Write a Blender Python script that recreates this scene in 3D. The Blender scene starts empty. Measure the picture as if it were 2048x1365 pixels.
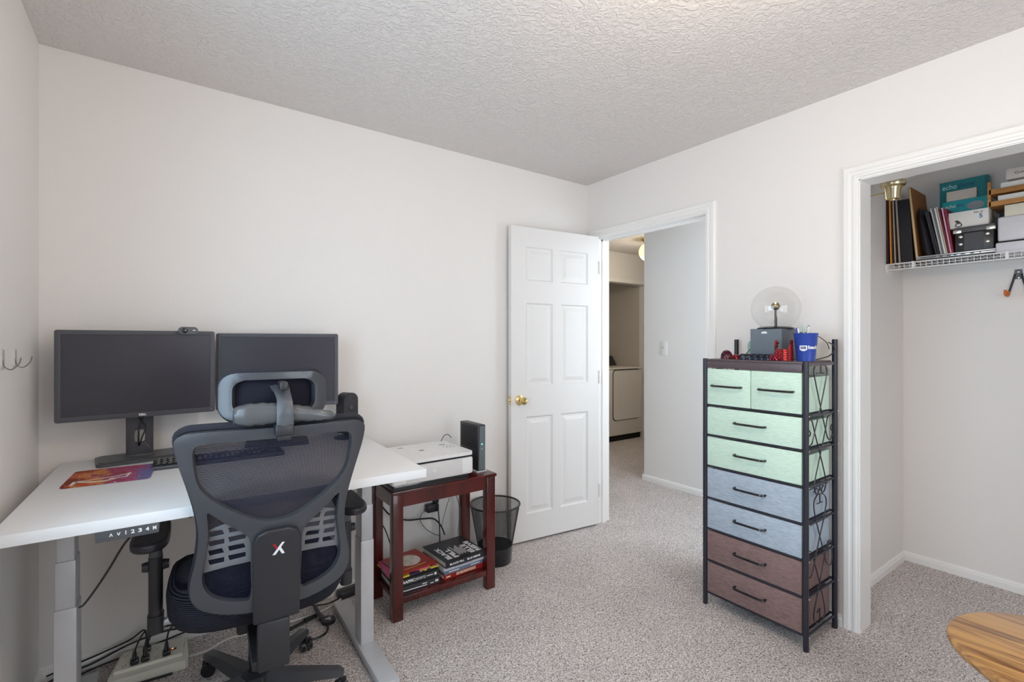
import bpy, bmesh, math, random
from math import radians, sin, cos, pi, atan2, sqrt, exp
from mathutils import Vector, Matrix
from mathutils.geometry import delaunay_2d_cdt
random.seed(7)
SC = bpy.context.scene
COL = SC.collection

# ------------------------------------------------------------------ camera, world, light, exposure
cam_d = bpy.data.cameras.new('camera'); cam_d.sensor_width = 36; cam_d.lens = 973/2048*36
cam_d.clip_start = .02
cam = bpy.data.objects.new('camera', cam_d); COL.objects.link(cam)
cam.location = (0, 0, 1.304); cam.rotation_euler = (pi/2, 0, -radians(35.887)); SC.camera = cam

w = bpy.data.worlds.new('world'); SC.world = w; w.use_nodes = True
bg = w.node_tree.nodes['Background']; bg.inputs[0].default_value = (.80, .90, 1, 1); bg.inputs[1].default_value = 2.0

def area(name, loc, rot, sx, sy, power, col):
    d = bpy.data.lights.new(name, 'AREA'); d.shape = 'RECTANGLE'; d.size = sx; d.size_y = sy
    d.energy = power; d.color = col
    o = bpy.data.objects.new(name, d); COL.objects.link(o); o.location = loc; o.rotation_euler = rot
    return o
def point(name, loc, power, col, r=.08):
    d = bpy.data.lights.new(name, 'POINT'); d.energy = power; d.color = col; d.shadow_soft_size = r
    o = bpy.data.objects.new(name, d); COL.objects.link(o); o.location = loc
    return o
WIN = (.60, 1.95, .50, 2.05)          # window in the wall behind the camera: x0 x1 z0 z1
WINL = (.15, 1.40, .86, 2.06)         # window in the left wall beside the camera: y0 y1 z0 z1
YR = -1.05                            # inner face of the wall behind the camera
area('window_daylight', (-.375-.20, (WINL[0]+WINL[1])/2, (WINL[2]+WINL[3])/2), (0, radians(-90), 0), WINL[3]-WINL[2]-.06, WINL[1]-WINL[0]-.06, 33, (.56, .79, 1))
area('rear_window_daylight', ((WIN[0]+WIN[1])/2, YR-.20, (WIN[2]+WIN[3])/2), (radians(90), 0, 0), WIN[1]-WIN[0]-.06, WIN[3]-WIN[2]-.06, 23, (.86, .93, 1))
point('ceiling_lamp_light', (1.05, .50, 2.12), 23, (1, .78, .58), .13)
point('hall_lamp_light', (4.40, 3.50, 2.16), 11, (1, .89, .72), .08)
area('hall_fill', (3.15, 1.25, 1.5), (radians(-90), 0, 0), .9, 1.6, 28, (.76, .88, 1))  # added fill light to brighten the hall, no window behind it
SC.view_settings.view_transform = 'Standard'; SC.view_settings.look = 'None'
SC.view_settings.gamma = 1; SC.view_settings.use_curve_mapping = False
SC.view_settings.exposure = -.16
SC.cycles.max_bounces = 12; SC.cycles.diffuse_bounces = 8; SC.cycles.transparent_max_bounces = 16
SC.cycles.sample_clamp_indirect = 6

# ------------------------------------------------------------------ materials
def hexc(h):
    v = [int(h[i:i+2], 16)/255 for i in (0, 2, 4)]
    return tuple((c/12.92 if c <= .04045 else ((c+.055)/1.055)**2.4) for c in v) + (1,)
MATS = {}
def mat(name, col, rough=.5, metal=0, spec=.5, bump=None, noise=None, coat=0, emit=None, trans=0, alpha=1):
    """bump=(scale,strength,dist)  noise=(scale,amount) mottles the colour slightly"""
    if name in MATS: return MATS[name]
    m = bpy.data.materials.new(name); m.use_nodes = True; nt = m.node_tree; b = nt.nodes['Principled BSDF']
    c = hexc(col) if isinstance(col, str) else tuple(col)+(1,)
    b.inputs['Base Color'].default_value = c; b.inputs['Roughness'].default_value = rough
    b.inputs['Metallic'].default_value = metal; b.inputs['Specular IOR Level'].default_value = spec
    b.inputs['Coat Weight'].default_value = coat
    b.inputs['Transmission Weight'].default_value = trans; b.inputs['Alpha'].default_value = alpha
    tc = nt.nodes.new('ShaderNodeTexCoord')
    if emit: b.inputs['Emission Color'].default_value = tuple(emit[:3])+(1,); b.inputs['Emission Strength'].default_value = emit[3]
    if noise is None: noise = (30, .06)
    n = nt.nodes.new('ShaderNodeTexNoise'); n.inputs['Scale'].default_value = noise[0]; n.inputs['Detail'].default_value = 4
    nt.links.new(tc.outputs['Object'], n.inputs['Vector'])
    mx = nt.nodes.new('ShaderNodeMix'); mx.data_type = 'RGBA'; mx.blend_type = 'MIX'
    mx.inputs[6].default_value = tuple(v*(1-noise[1]) for v in c[:3])+(1,)
    mx.inputs[7].default_value = tuple(min(1, v*(1+noise[1])) for v in c[:3])+(1,)
    nt.links.new(n.outputs['Fac'], mx.inputs[0]); nt.links.new(mx.outputs[2], b.inputs['Base Color'])
    if bump:
        n2 = nt.nodes.new('ShaderNodeTexNoise'); n2.inputs['Scale'].default_value = bump[0]; n2.inputs['Detail'].default_value = 3
        nt.links.new(tc.outputs['Object'], n2.inputs['Vector'])
        bp = nt.nodes.new('ShaderNodeBump'); bp.inputs['Strength'].default_value = bump[1]; bp.inputs['Distance'].default_value = bump[2]
        nt.links.new(n2.outputs['Fac'], bp.inputs['Height']); nt.links.new(bp.outputs[0], b.inputs['Normal'])
    MATS[name] = m
    return m
def nodes(m): return m.node_tree, m.node_tree.nodes['Principled BSDF']

M_wall = mat('wall_paint', (.81, .785, .76), .55, spec=.4, bump=(95, .28, .0022), noise=(3, .01))
M_wall2 = mat('hall_paint', (.80, .785, .765), .7, spec=.3, bump=(95, .2, .002), noise=(3, .01))
M_trim = mat('white_trim_paint', (.86, .85, .83), .32, noise=(5, .008))
M_door = mat('white_door_paint', (.77, .755, .74), .4, noise=(5, .01))

def ceiling_mat():
    m = mat('textured_ceiling', (.74, .705, .685), .85, spec=.2, noise=(2, .01)); nt, b = nodes(m)
    tc = nt.nodes.new('ShaderNodeTexCoord')
    v = nt.nodes.new('ShaderNodeTexNoise'); v.inputs['Scale'].default_value = 34; v.inputs['Detail'].default_value = 5; v.inputs['Distortion'].default_value = 1.6
    nt.links.new(tc.outputs['Object'], v.inputs['Vector'])
    r = nt.nodes.new('ShaderNodeValToRGB'); r.color_ramp.elements[0].position = .42; r.color_ramp.elements[1].position = .62
    nt.links.new(v.outputs['Fac'], r.inputs[0])
    bp = nt.nodes.new('ShaderNodeBump'); bp.inputs['Strength'].default_value = .55; bp.inputs['Distance'].default_value = .006
    nt.links.new(r.outputs[0], bp.inputs['Height']); nt.links.new(bp.outputs[0], b.inputs['Normal'])
    return m
M_ceil = ceiling_mat()

def carpet_mat():
    m = mat('speckled_carpet', (.4, .35, .32), 1, spec=.05); nt, b = nodes(m)
    tc = nt.nodes.new('ShaderNodeTexCoord')
    n0 = nt.nodes.new('ShaderNodeTexNoise'); n0.inputs['Scale'].default_value = 155; n0.inputs['Detail'].default_value = 4; n0.inputs['Roughness'].default_value = .75
    n0.inputs['Distortion'].default_value = .8
    v = nt.nodes.new('ShaderNodeTexVoronoi'); v.inputs['Scale'].default_value = 190
    n1 = nt.nodes.new('ShaderNodeTexNoise'); n1.inputs['Scale'].default_value = 3.5; n1.inputs['Detail'].default_value = 3
    for x in (n0, v, n1): nt.links.new(tc.outputs['Object'], x.inputs['Vector'])
    r = nt.nodes.new('ShaderNodeValToRGB'); e = r.color_ramp.elements
    e[0].position = .36; e[0].color = hexc('665a53'); e[1].position = .58; e[1].color = hexc('f4ecea')
    k = r.color_ramp.elements.new(.43); k.color = hexc('a0958f')
    k = r.color_ramp.elements.new(.49); k.color = hexc('ddd4d0')
    nt.links.new(n0.outputs['Fac'], r.inputs[0])
    # per-tuft variation
    sep = nt.nodes.new('ShaderNodeSeparateColor'); nt.links.new(v.outputs['Color'], sep.inputs[0])
    mr = nt.nodes.new('ShaderNodeMapRange'); mr.inputs[3].default_value = .80; mr.inputs[4].default_value = 1.26
    nt.links.new(sep.outputs[0], mr.inputs[0])
    mr2 = nt.nodes.new('ShaderNodeMapRange'); mr2.inputs[1].default_value = .3; mr2.inputs[2].default_value = .7; mr2.inputs[3].default_value = .93; mr2.inputs[4].default_value = 1.05
    nt.links.new(n1.outputs['Fac'], mr2.inputs[0])
    mm = nt.nodes.new('ShaderNodeMath'); mm.operation = 'MULTIPLY'; nt.links.new(mr.outputs[0], mm.inputs[0]); nt.links.new(mr2.outputs[0], mm.inputs[1])
    vm = nt.nodes.new('ShaderNodeVectorMath'); vm.operation = 'SCALE'; nt.links.new(r.outputs[0], vm.inputs[0]); nt.links.new(mm.outputs[0], vm.inputs['Scale'])
    nt.links.new(vm.outputs[0], b.inputs['Base Color'])
    bp = nt.nodes.new('ShaderNodeBump'); bp.inputs['Strength'].default_value = .8; bp.inputs['Distance'].default_value = .008
    nt.links.new(n0.outputs['Fac'], bp.inputs['Height']); nt.links.new(bp.outputs[0], b.inputs['Normal'])
    return m
M_carpet = carpet_mat()

def fabric(name, col, dark=.8, sx=350):
    """woven cloth: crossed fine noise streaks"""
    m = mat(name, col, .9, spec=.15); nt, b = nodes(m); c = hexc(col)
    tc = nt.nodes.new('ShaderNodeTexCoord'); mp = nt.nodes.new('ShaderNodeMapping'); mp.inputs['Scale'].default_value = (sx, sx*.12, sx*1.2)
    nt.links.new(tc.outputs['Object'], mp.inputs[0])
    n = nt.nodes.new('ShaderNodeTexNoise'); n.inputs['Scale'].default_value = 1; n.inputs['Detail'].default_value = 2
    nt.links.new(mp.outputs[0], n.inputs['Vector'])
    r = nt.nodes.new('ShaderNodeValToRGB'); r.color_ramp.elements[0].position = .32; r.color_ramp.elements[1].position = .6
    r.color_ramp.elements[0].color = tuple(v*dark for v in c[:3])+(1,); r.color_ramp.elements[1].color = c
    nt.links.new(n.outputs['Fac'], r.inputs[0]); nt.links.new(r.outputs[0], b.inputs['Base Color'])
    bp = nt.nodes.new('ShaderNodeBump'); bp.inputs['Strength'].default_value = .25; bp.inputs['Distance'].default_value = .001
    nt.links.new(n.outputs['Fac'], bp.inputs['Height']); nt.links.new(bp.outputs[0], b.inputs['Normal'])
    return m
M_mint = fabric('mint_fabric', 'd8f2e0', .86); M_blue = fabric('grey_blue_fabric', 'b6c4d2', .74); M_brown = fabric('brown_fabric', '8f7774', .68)

def wood(name, ca, cb, scale=(60, 4, 60), rough=.35, coat=.3, rot=0):
    m = mat(name, ca, rough, coat=coat); nt, b = nodes(m)
    tc = nt.nodes.new('ShaderNodeTexCoord'); mp = nt.nodes.new('ShaderNodeMapping'); mp.inputs['Scale'].default_value = scale; mp.inputs['Rotation'].default_value = (0, 0, rot)
    nt.links.new(tc.outputs['Object'], mp.inputs[0])
    n = nt.nodes.new('ShaderNodeTexNoise'); n.inputs['Scale'].default_value = 1; n.inputs['Detail'].default_value = 6; n.inputs['Distortion'].default_value = .7
    nt.links.new(mp.outputs[0], n.inputs['Vector'])
    r = nt.nodes.new('ShaderNodeValToRGB'); r.color_ramp.elements[0].position = .33; r.color_ramp.elements[1].position = .6
    r.color_ramp.elements[0].color = hexc(cb); r.color_ramp.elements[1].color = hexc(ca)
    nt.links.new(n.outputs['Fac'], r.inputs[0]); nt.links.new(r.outputs[0], b.inputs['Base Color'])
    return m
M_cherry = wood('dark_cherry_wood', '54130f', '330a08', (8, 8, 1.5), .25, .4)
M_acacia = wood('acacia_wood', 'c8975a', '7a4e2c', (55, 3, 55), .32, .35)
M_birch = wood('light_wood', 'b9803f', '9a642c', (20, 4, 20), .45, .1)

M_black = mat('black_plastic', (.022, .022, .026), .42)
M_blackg = mat('black_gloss', (.012, .012, .016), .18, coat=.3)
M_greyp = mat('grey_plastic', (.075, .079, .088), .38)
M_frame = mat('chair_frame_plastic', (.050, .053, .062), .30, coat=.22)
M_bezel = mat('monitor_bezel', (.062, .062, .075), .45)
M_screen = mat('monitor_screen', (.044, .040, .052), .32, spec=.35)
M_metal = mat('black_metal', (.018, .018, .03), .38, coat=.1)
M_brass = mat('polished_brass', (.80, .62, .28), .18, metal=1)
M_chrome = mat('chrome', (.8, .8, .82), .15, metal=1)
M_silver = mat('silver_paint', (.56, .57, .59), .38, metal=.2)
M_white = mat('white_plastic', (.80, .80, .80), .35)
M_lam = mat('white_laminate', (.80, .81, .82), .42, spec=.35, noise=(6, .01))
M_app = mat('appliance_enamel', (.80, .77, .72), .3, noise=(6, .01))
M_ivory = mat('ivory_plastic', (.78, .76, .66), .4)
M_paper = mat('paper', (.78, .75, .70), .8)
M_pages = mat('book_pages', (.74, .70, .62), .85, noise=(200, .08))
M_red = mat('red_ink', 'a81822', .5); M_whiteink = mat('white_ink', (.85, .85, .85), .5); M_blackink = mat('black_ink', (.03, .03, .04), .5)
M_dark = mat('dark_gap', (.008, .008, .008), .9)
M_cable = mat('black_cable', (.012, .012, .012), .4); M_cablew = mat('white_cable', (.72, .70, .66), .45)
M_leather = mat('grey_leather', (.085, .088, .092), .26, bump=(40, .25, .004), coat=.1)
M_blackl = mat('black_leather', (.02, .018, .02), .38, bump=(160, .25, .002))

def mesh_fabric(name, col, hole, pitch, axis='Z'):
    """see-through woven mesh: fine strands with real gaps between them"""
    m = mat(name, col, .75, spec=.2); nt, b = nodes(m)
    tc = nt.nodes.new('ShaderNodeTexCoord'); wv = nt.nodes.new('ShaderNodeTexWave'); wv.bands_direction = axis; wv.inputs['Scale'].default_value = pitch
    wv.inputs['Distortion'].default_value = .25; wv.inputs['Detail'].default_value = 1
    nt.links.new(tc.outputs['Object'], wv.inputs['Vector'])
    mr = nt.nodes.new('ShaderNodeMapRange'); mr.inputs[1].default_value = .35; mr.inputs[2].default_value = .8; mr.inputs[3].default_value = 1; mr.inputs[4].default_value = 1-hole
    nt.links.new(wv.outputs['Fac'], mr.inputs[0]); nt.links.new(mr.outputs[0], b.inputs['Alpha'])
    return m
M_mesh = mesh_fabric('chair_mesh', (.010, .010, .024), .38, 96)
M_binmesh = mat('bin_wire_mesh', (.02, .02, .02), .5, alpha=.42)

def seat_mat():
    m = mat('ribbed_seat_mesh', (.014, .014, .026), .8, spec=.15); nt, b = nodes(m)
    tc = nt.nodes.new('ShaderNodeTexCoord'); wv = nt.nodes.new('ShaderNodeTexWave'); wv.bands_direction = 'Z'; wv.inputs['Scale'].default_value = 60
    wv.inputs['Distortion'].default_value = .4; wv.inputs['Detail'].default_value = 0
    nt.links.new(tc.outputs['Object'], wv.inputs['Vector'])
    r = nt.nodes.new('ShaderNodeValToRGB'); r.color_ramp.elements[0].color = (.008, .008, .015, 1); r.color_ramp.elements[1].color = (.055, .057, .075, 1); r.color_ramp.elements[0].position = .3
    nt.links.new(wv.outputs['Fac'], r.inputs[0]); nt.links.new(r.outputs[0], b.inputs['Base Color'])
    bp = nt.nodes.new('ShaderNodeBump'); bp.inputs['Strength'].default_value = .6; bp.inputs['Distance'].default_value = .004
    nt.links.new(wv.outputs['Fac'], bp.inputs['Height']); nt.links.new(bp.outputs[0], b.inputs['Normal'])
    return m
M_seat = seat_mat()
M_pad = mat('padded_cloth', (.018, .018, .028), .85, bump=(300, .4, .002))

def glass_mat(name, tint=(1, 1, 1), refl=.08):
    m = bpy.data.materials.new(name); m.use_nodes = True; nt = m.node_tree; nt.nodes.remove(nt.nodes['Principled BSDF'])
    out = nt.nodes['Material Output']; t = nt.nodes.new('ShaderNodeBsdfTransparent'); t.inputs[0].default_value = tuple(tint)+(1,)
    g = nt.nodes.new('ShaderNodeBsdfGlossy'); g.inputs['Roughness'].default_value = .03
    lw = nt.nodes.new('ShaderNodeLayerWeight'); lw.inputs[0].default_value = .5
    pw = nt.nodes.new('ShaderNodeMath'); pw.operation = 'POWER'; nt.links.new(lw.outputs['Facing'], pw.inputs[0]); pw.inputs[1].default_value = 4
    f = nt.nodes.new('ShaderNodeMath'); f.operation = 'MULTIPLY_ADD'; nt.links.new(pw.outputs[0], f.inputs[0]); f.inputs[1].default_value = .30; f.inputs[2].default_value = .07
    mx = nt.nodes.new('ShaderNodeMixShader'); nt.links.new(f.outputs[0], mx.inputs[0]); nt.links.new(t.outputs[0], mx.inputs[1]); nt.links.new(g.outputs[0], mx.inputs[2])
    nt.links.new(mx.outputs[0], out.inputs[0]); return m
M_glass = glass_mat('thin_clear_glass', (.97, .97, .97))
M_pane = glass_mat('window_glass')
M_greenglass = glass_mat('pale_green_glass', (.62, .80, .74))
M_frost = mat('frosted_glass', (.74, .78, .84), .35, noise=(6, .01))

# ------------------------------------------------------------------ mesh builder
class MB:
    def __init__(s): s.bm = bmesh.new()
    def _add(s, vs, fs, M=None, mi=0):
        bv = [s.bm.verts.new((M @ Vector(v)) if M else v) for v in vs]; out = []
        for f in fs:
            try: q = s.bm.faces.new([bv[i] for i in f]); q.material_index = mi; out.append(q)
            except ValueError: pass
        return bv, out
    def box(s, a, b, bev=0, M=None, mi=0, seg=2):
        (x0, y0, z0), (x1, y1, z1) = a, b
        vs = [(x0,y0,z0),(x1,y0,z0),(x1,y1,z0),(x0,y1,z0),(x0,y0,z1),(x1,y0,z1),(x1,y1,z1),(x0,y1,z1)]
        fs = [(0,3,2,1),(4,5,6,7),(0,1,5,4),(1,2,6,5),(2,3,7,6),(3,0,4,7)]
        if bev:
            t = bmesh.new(); bv = [t.verts.new(v) for v in vs]
            for f in fs: t.faces.new([bv[i] for i in f])
            bmesh.ops.bevel(t, geom=t.edges[:], offset=bev, segments=seg, profile=.5, affect='EDGES')
            t.verts.index_update()
            vs = [tuple(v.co) for v in t.verts]; fs = [[v.index for v in f.verts] for f in t.faces]; t.free()
        s._add(vs, fs, M, mi); return s
    def cbox(s, c, d, bev=0, M=None, mi=0, seg=2):
        return s.box([c[i]-d[i]/2 for i in range(3)], [c[i]+d[i]/2 for i in range(3)], bev, M, mi, seg)
    def cyl(s, p, q, r, r2=None, n=16, mi=0, cap=True):
        p, q = Vector(p), Vector(q); r2 = r if r2 is None else r2; d = (q-p).normalized()
        a = d.orthogonal().normalized(); b = d.cross(a); vs = []
        for c, rr in ((p, r), (q, r2)):
            for i in range(n):
                t = 2*pi*i/n; vs.append(c+(a*cos(t)+b*sin(t))*rr)
        fs = [(i, (i+1) % n, n+(i+1) % n, n+i) for i in range(n)]
        if cap: fs += [tuple(range(n-1, -1, -1)), tuple(range(n, 2*n))]
        s._add(vs, fs, None, mi); return s
    def tube(s, pts, r, n=8, mi=0, smooth=0, closed=False, flat=None):
        P = [Vector(p) for p in pts]
        if smooth: P = crv(P, smooth, closed)
        vs = []; up = None; m = len(P)
        for i, p in enumerate(P):
            if closed: d = (P[(i+1) % m]-P[i-1]).normalized()
            else: d = (P[min(i+1, m-1)]-P[max(i-1, 0)]).normalized()
            if up is None: up = d.orthogonal().normalized()
            up = (up-d*up.dot(d)).normalized(); b = d.cross(up)
            for k in range(n):
                t = 2*pi*k/n; vs.append(p+(up*cos(t)+b*sin(t))*r)
        fs = []
        for i in range(m if closed else m-1):
            j = (i+1) % m
            for k in range(n): fs.append((i*n+k, i*n+(k+1) % n, j*n+(k+1) % n, j*n+k))
        if not closed: fs += [tuple(range(n-1, -1, -1)), tuple(range((m-1)*n, m*n))]
        s._add(vs, fs, None, mi); return s
    def lathe(s, prof, c=(0, 0, 0), n=32, M=None, mi=0, sx=1, sy=1):
        vs = []; k = len(prof)
        for r, z in prof:
            for i in range(n):
                t = 2*pi*i/n; vs.append((c[0]+r*cos(t)*sx, c[1]+r*sin(t)*sy, c[2]+z))
        fs = [(j*n+i, j*n+(i+1) % n, (j+1)*n+(i+1) % n, (j+1)*n+i) for j in range(k-1) for i in range(n)]
        if prof[0][0] > 1e-5: fs.append(tuple(range(n-1, -1, -1))) if prof[0][0] > 0 else 0
        if prof[-1][0] > 1e-5: fs.append(tuple(range((k-1)*n, k*n)))
        s._add(vs, fs, M, mi); return s
    def shell(s, prof, c=(0, 0, 0), n=32, M=None, mi=0):
        """open lathe without caps"""
        vs = []; k = len(prof)
        for r, z in prof:
            for i in range(n):
                t = 2*pi*i/n; vs.append((c[0]+r*cos(t), c[1]+r*sin(t), c[2]+z))
        fs = [(j*n+i, j*n+(i+1) % n, (j+1)*n+(i+1) % n, (j+1)*n+i) for j in range(k-1) for i in range(n)]
        s._add(vs, fs, M, mi); return s
    def prism(s, poly, z0, z1, M=None, mi=0):
        n = len(poly); vs = [(x, y, z0) for x, y in poly]+[(x, y, z1) for x, y in poly]
        fs = [tuple(range(n-1, -1, -1)), tuple(range(n, 2*n))]+[(i, (i+1) % n, n+(i+1) % n, n+i) for i in range(n)]
        s._add(vs, fs, M, mi); return s
    def sweep(s, prof, a, b, u, v, mi=0):
        """extrude the 2D profile (u,v axes) from a to b"""
        a, b, u, v = Vector(a), Vector(b), Vector(u), Vector(v); n = len(prof)
        vs = [a+u*p+v*q for p, q in prof]+[b+u*p+v*q for p, q in prof]
        fs = [tuple(range(n-1, -1, -1)), tuple(range(n, 2*n))]+[(i, (i+1) % n, n+(i+1) % n, n+i) for i in range(n)]
        s._add(vs, fs, None, mi); return s
    def ball(s, c, r, n=20, sc=(1, 1, 1), mi=0, M=None):
        prof = [(r*sin(pi*i/(n//2)), -r*cos(pi*i/(n//2))) for i in range(n//2+1)]
        vs = []; k = len(prof)
        for rr, z in prof:
            for i in range(n):
                t = 2*pi*i/n; vs.append((c[0]+rr*cos(t)*sc[0], c[1]+rr*sin(t)*sc[1], c[2]+z*sc[2]))
        fs = [(j*n+i, j*n+(i+1) % n, (j+1)*n+(i+1) % n, (j+1)*n+i) for j in range(k-1) for i in range(n)]
        s._add(vs, fs, M, mi); return s
    def mesh(s, name, mats, smooth=True, ang=38):
        bmesh.ops.remove_doubles(s.bm, verts=s.bm.verts, dist=1e-6)
        bmesh.ops.recalc_face_normals(s.bm, faces=s.bm.faces)
        me = bpy.data.meshes.new(name); s.bm.to_mesh(me); s.bm.free()
        for m in (mats if isinstance(mats, (list, tuple)) else [mats]): me.materials.append(m)
        if smooth:
            me.shade_smooth(); me.set_sharp_from_angle(angle=radians(ang))
        return me
    def build(s, name, mats, parent=None, smooth=True, ang=38, **k):
        return link(name, s.mesh(name, mats, smooth, ang), parent, **k)
def link(name, me, parent=None, loc=None, rot=None, label=None):
    o = bpy.data.objects.new(name, me); COL.objects.link(o)
    if parent is not None: o.parent = parent
    if loc: o.location = loc
    if rot: o.rotation_euler = rot
    if label: o['label'] = label
    return o
def crv(P, k=6, closed=False):
    P = [Vector(p) for p in P]; n = len(P); out = []
    for i in range(n if closed else n-1):
        if closed: a, b, c, d = P[i-1], P[i], P[(i+1) % n], P[(i+2) % n]
        else: a, b, c, d = P[max(i-1, 0)], P[i], P[i+1], P[min(i+2, n-1)]
        for j in range(k):
            t = j/k; out.append(.5*((2*b)+(c-a)*t+(2*a-5*b+4*c-d)*t*t+(3*b-a-3*c+d)*t**3))
    if not closed: out.append(P[-1])
    return out
def crv2(pts, k=6, closed=True): return [(p.x, p.y) for p in crv([(a, b, 0) for a, b in pts], k, closed)]
def rrect(w, h, r, n=5, cx=0, cy=0):
    out = []
    for sx, sy, a in ((1, 1, 0), (-1, 1, 90), (-1, -1, 180), (1, -1, 270)):
        for i in range(n+1):
            t = radians(a+90*i/n); out.append((cx+sx*(w/2-r)+r*cos(t), cy+sy*(h/2-r)+r*sin(t)))
    return out
def thing(name, label, cat, loc=(0, 0, 0), rz=0, group=None):
    o = bpy.data.objects.new(name, None); COL.objects.link(o); o.empty_display_size = .05
    o.location = loc; o.rotation_euler = (0, 0, rz); tag(o, label, cat, group); return o
def tag(o, label, cat, group=None):
    o['label'] = label; o['category'] = cat
    if group: o['group'] = group
    return o
def struct(o): o['kind'] = 'structure'; return o
def axes(o, x, y):
    """matrix with origin o, x and y axes given"""
    x = Vector(x).normalized(); y = Vector(y); y = (y-x*y.dot(x)).normalized(); z = x.cross(y)
    return Matrix(((x.x, y.x, z.x, o[0]), (x.y, y.y, z.y, o[1]), (x.z, y.z, z.z, o[2]), (0, 0, 0, 1)))
def text(s, name, m, parent, o, x, y, size, width=None, depth=.0004, bold=0, align='CENTER', bend=None):
    cu = bpy.data.curves.new('t', 'FONT'); cu.body = s; cu.size = size; cu.extrude = depth; cu.offset = bold
    cu.align_x = align; cu.align_y = 'CENTER'; cu.resolution_u = 3
    ob = bpy.data.objects.new('t', cu); COL.objects.link(ob)
    me = bpy.data.meshes.new_from_object(ob.evaluated_get(bpy.context.evaluated_depsgraph_get()))
    bpy.data.objects.remove(ob); bpy.data.curves.remove(cu)
    if width:
        xs = [v.co.x for v in me.vertices]; k = width/(max(xs)-min(xs))
        for v in me.vertices: v.co.x *= k
    if bend:
        for v in me.vertices: v.co = bend(v.co)
    else: me.transform(axes(o, x, y))
    me.materials.clear(); me.materials.append(m); me.name = name
    return link(name, me, parent)
def inside(p, poly):
    x, y = p; c = False; n = len(poly)
    for i in range(n):
        x1, y1 = poly[i]; x2, y2 = poly[i-1]
        if (y1 > y) != (y2 > y) and x < (x2-x1)*(y-y1)/(y2-y1)+x1: c = not c
    return c
def panel(outer, holes, f, thick, name, m, parent, step=.02, bev=.003, both=0, label=None):
    """plate cut from an outline with holes, laid on the curved surface f(u,v) and thickened"""
    vs = []; es = []
    for L in [outer]+list(holes):
        b = len(vs); vs += [Vector(p) for p in L]; es += [(b+i, b+(i+1) % len(L)) for i in range(len(L))]
    xs = [v.x for v in vs]; ys = [v.y for v in vs]
    nx = int((max(xs)-min(xs))/step); ny = int((max(ys)-min(ys))/step)
    for i in range(1, nx):
        for j in range(1, ny):
            p = (min(xs)+i*step, min(ys)+j*step)
            if inside(p, outer) and not any(inside(p, h) for h in holes): vs.append(Vector(p))
    V, E_, F, *_ = delaunay_2d_cdt(vs, es, [], 0, 1e-5)
    bm = bmesh.new(); bv = [bm.verts.new(f(v.x, v.y)) for v in V]
    for t in F:
        c = sum((V[i] for i in t), Vector((0, 0)))/len(t)
        if inside(c, outer) and not any(inside(c, h) for h in holes):
            try: bm.faces.new([bv[i] for i in t])
            except ValueError: pass
    bmesh.ops.delete(bm, geom=[v for v in bm.verts if not v.link_faces], context='VERTS')
    bmesh.ops.recalc_face_normals(bm, faces=bm.faces)
    me = bpy.data.meshes.new(name); bm.to_mesh(me); bm.free(); me.materials.append(m); me.shade_smooth()
    o = link(name, me, parent, label=label)
    if thick:
        s = o.modifiers.new('s', 'SOLIDIFY'); s.thickness = thick; s.offset = 0
        if bev:
            b = o.modifiers.new('b', 'BEVEL'); b.width = bev; b.segments = 3; b.limit_method = 'ANGLE'; b.angle_limit = radians(50)
    return o
def copy_tree(o, parent=None):
    c = o.copy(); COL.objects.link(c); c.parent = parent
    for ch in list(o.children): copy_tree(ch, c)
    return c
#@@
# ------------------------------------------------------------------ the setting
XL, XR, YB, H = -.375, 2.53, 2.565, 2.44
XH = 3.685; YL = 4.25; YC = .985; XCB = 3.60       # hall wall, laundry front, closet side wall, closet back wall
T = .115
fl = MB(); fl.box((XL-.2, YR-.2, -.06), (7.2, 5.3, 0)); struct(fl.build('floor', M_carpet, smooth=False))
c = MB(); c.box((XL-.2, YR-.2, H), (7.2, 5.3, H+.06)); struct(c.build('ceiling', M_ceil, smooth=False))
def wall(name, boxes, m=M_wall):
    b = MB()
    for a, d in boxes: b.box(a, d)
    return struct(b.build(name, m, smooth=False))
wall('wall_back', [((XL-T, YB, 0), (XR+T, YB+T, H))])
wall('wall_left', [((XL-T, YR-T, 0), (XL, WINL[0], H)), ((XL-T, WINL[1], 0), (XL, YB, H)), ((XL-T, WINL[0], 0), (XL, WINL[1], WINL[2])), ((XL-T, WINL[0], WINL[3]), (XL, WINL[1], H))])
DY0, DY1, DZ = 1.60, 2.46, 2.035        # doorway
CY0, CY1, CZ = -.80, .85, 2.025         # closet opening
wall('wall_right', [((XR, DY1, 0), (XR+T, YB, H)), ((XR, DY0, DZ), (XR+T, DY1, H)), ((XR, CY1, 0), (XR+T, DY0, H)),
                    ((XR, CY0, CZ), (XR+T, CY1, H)), ((XR, YR, 0), (XR+T, CY0, H))])
wx0, wx1, wz0, wz1 = WIN
wall('wall_front', [((XL-T, YR-T, 0), (wx0, YR, H)), ((wx1, YR-T, 0), (XR+T, YR, H)), ((wx0, YR-T, 0), (wx1, YR, wz0)), ((wx0, YR-T, wz1), (wx1, YR, H))])
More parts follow.
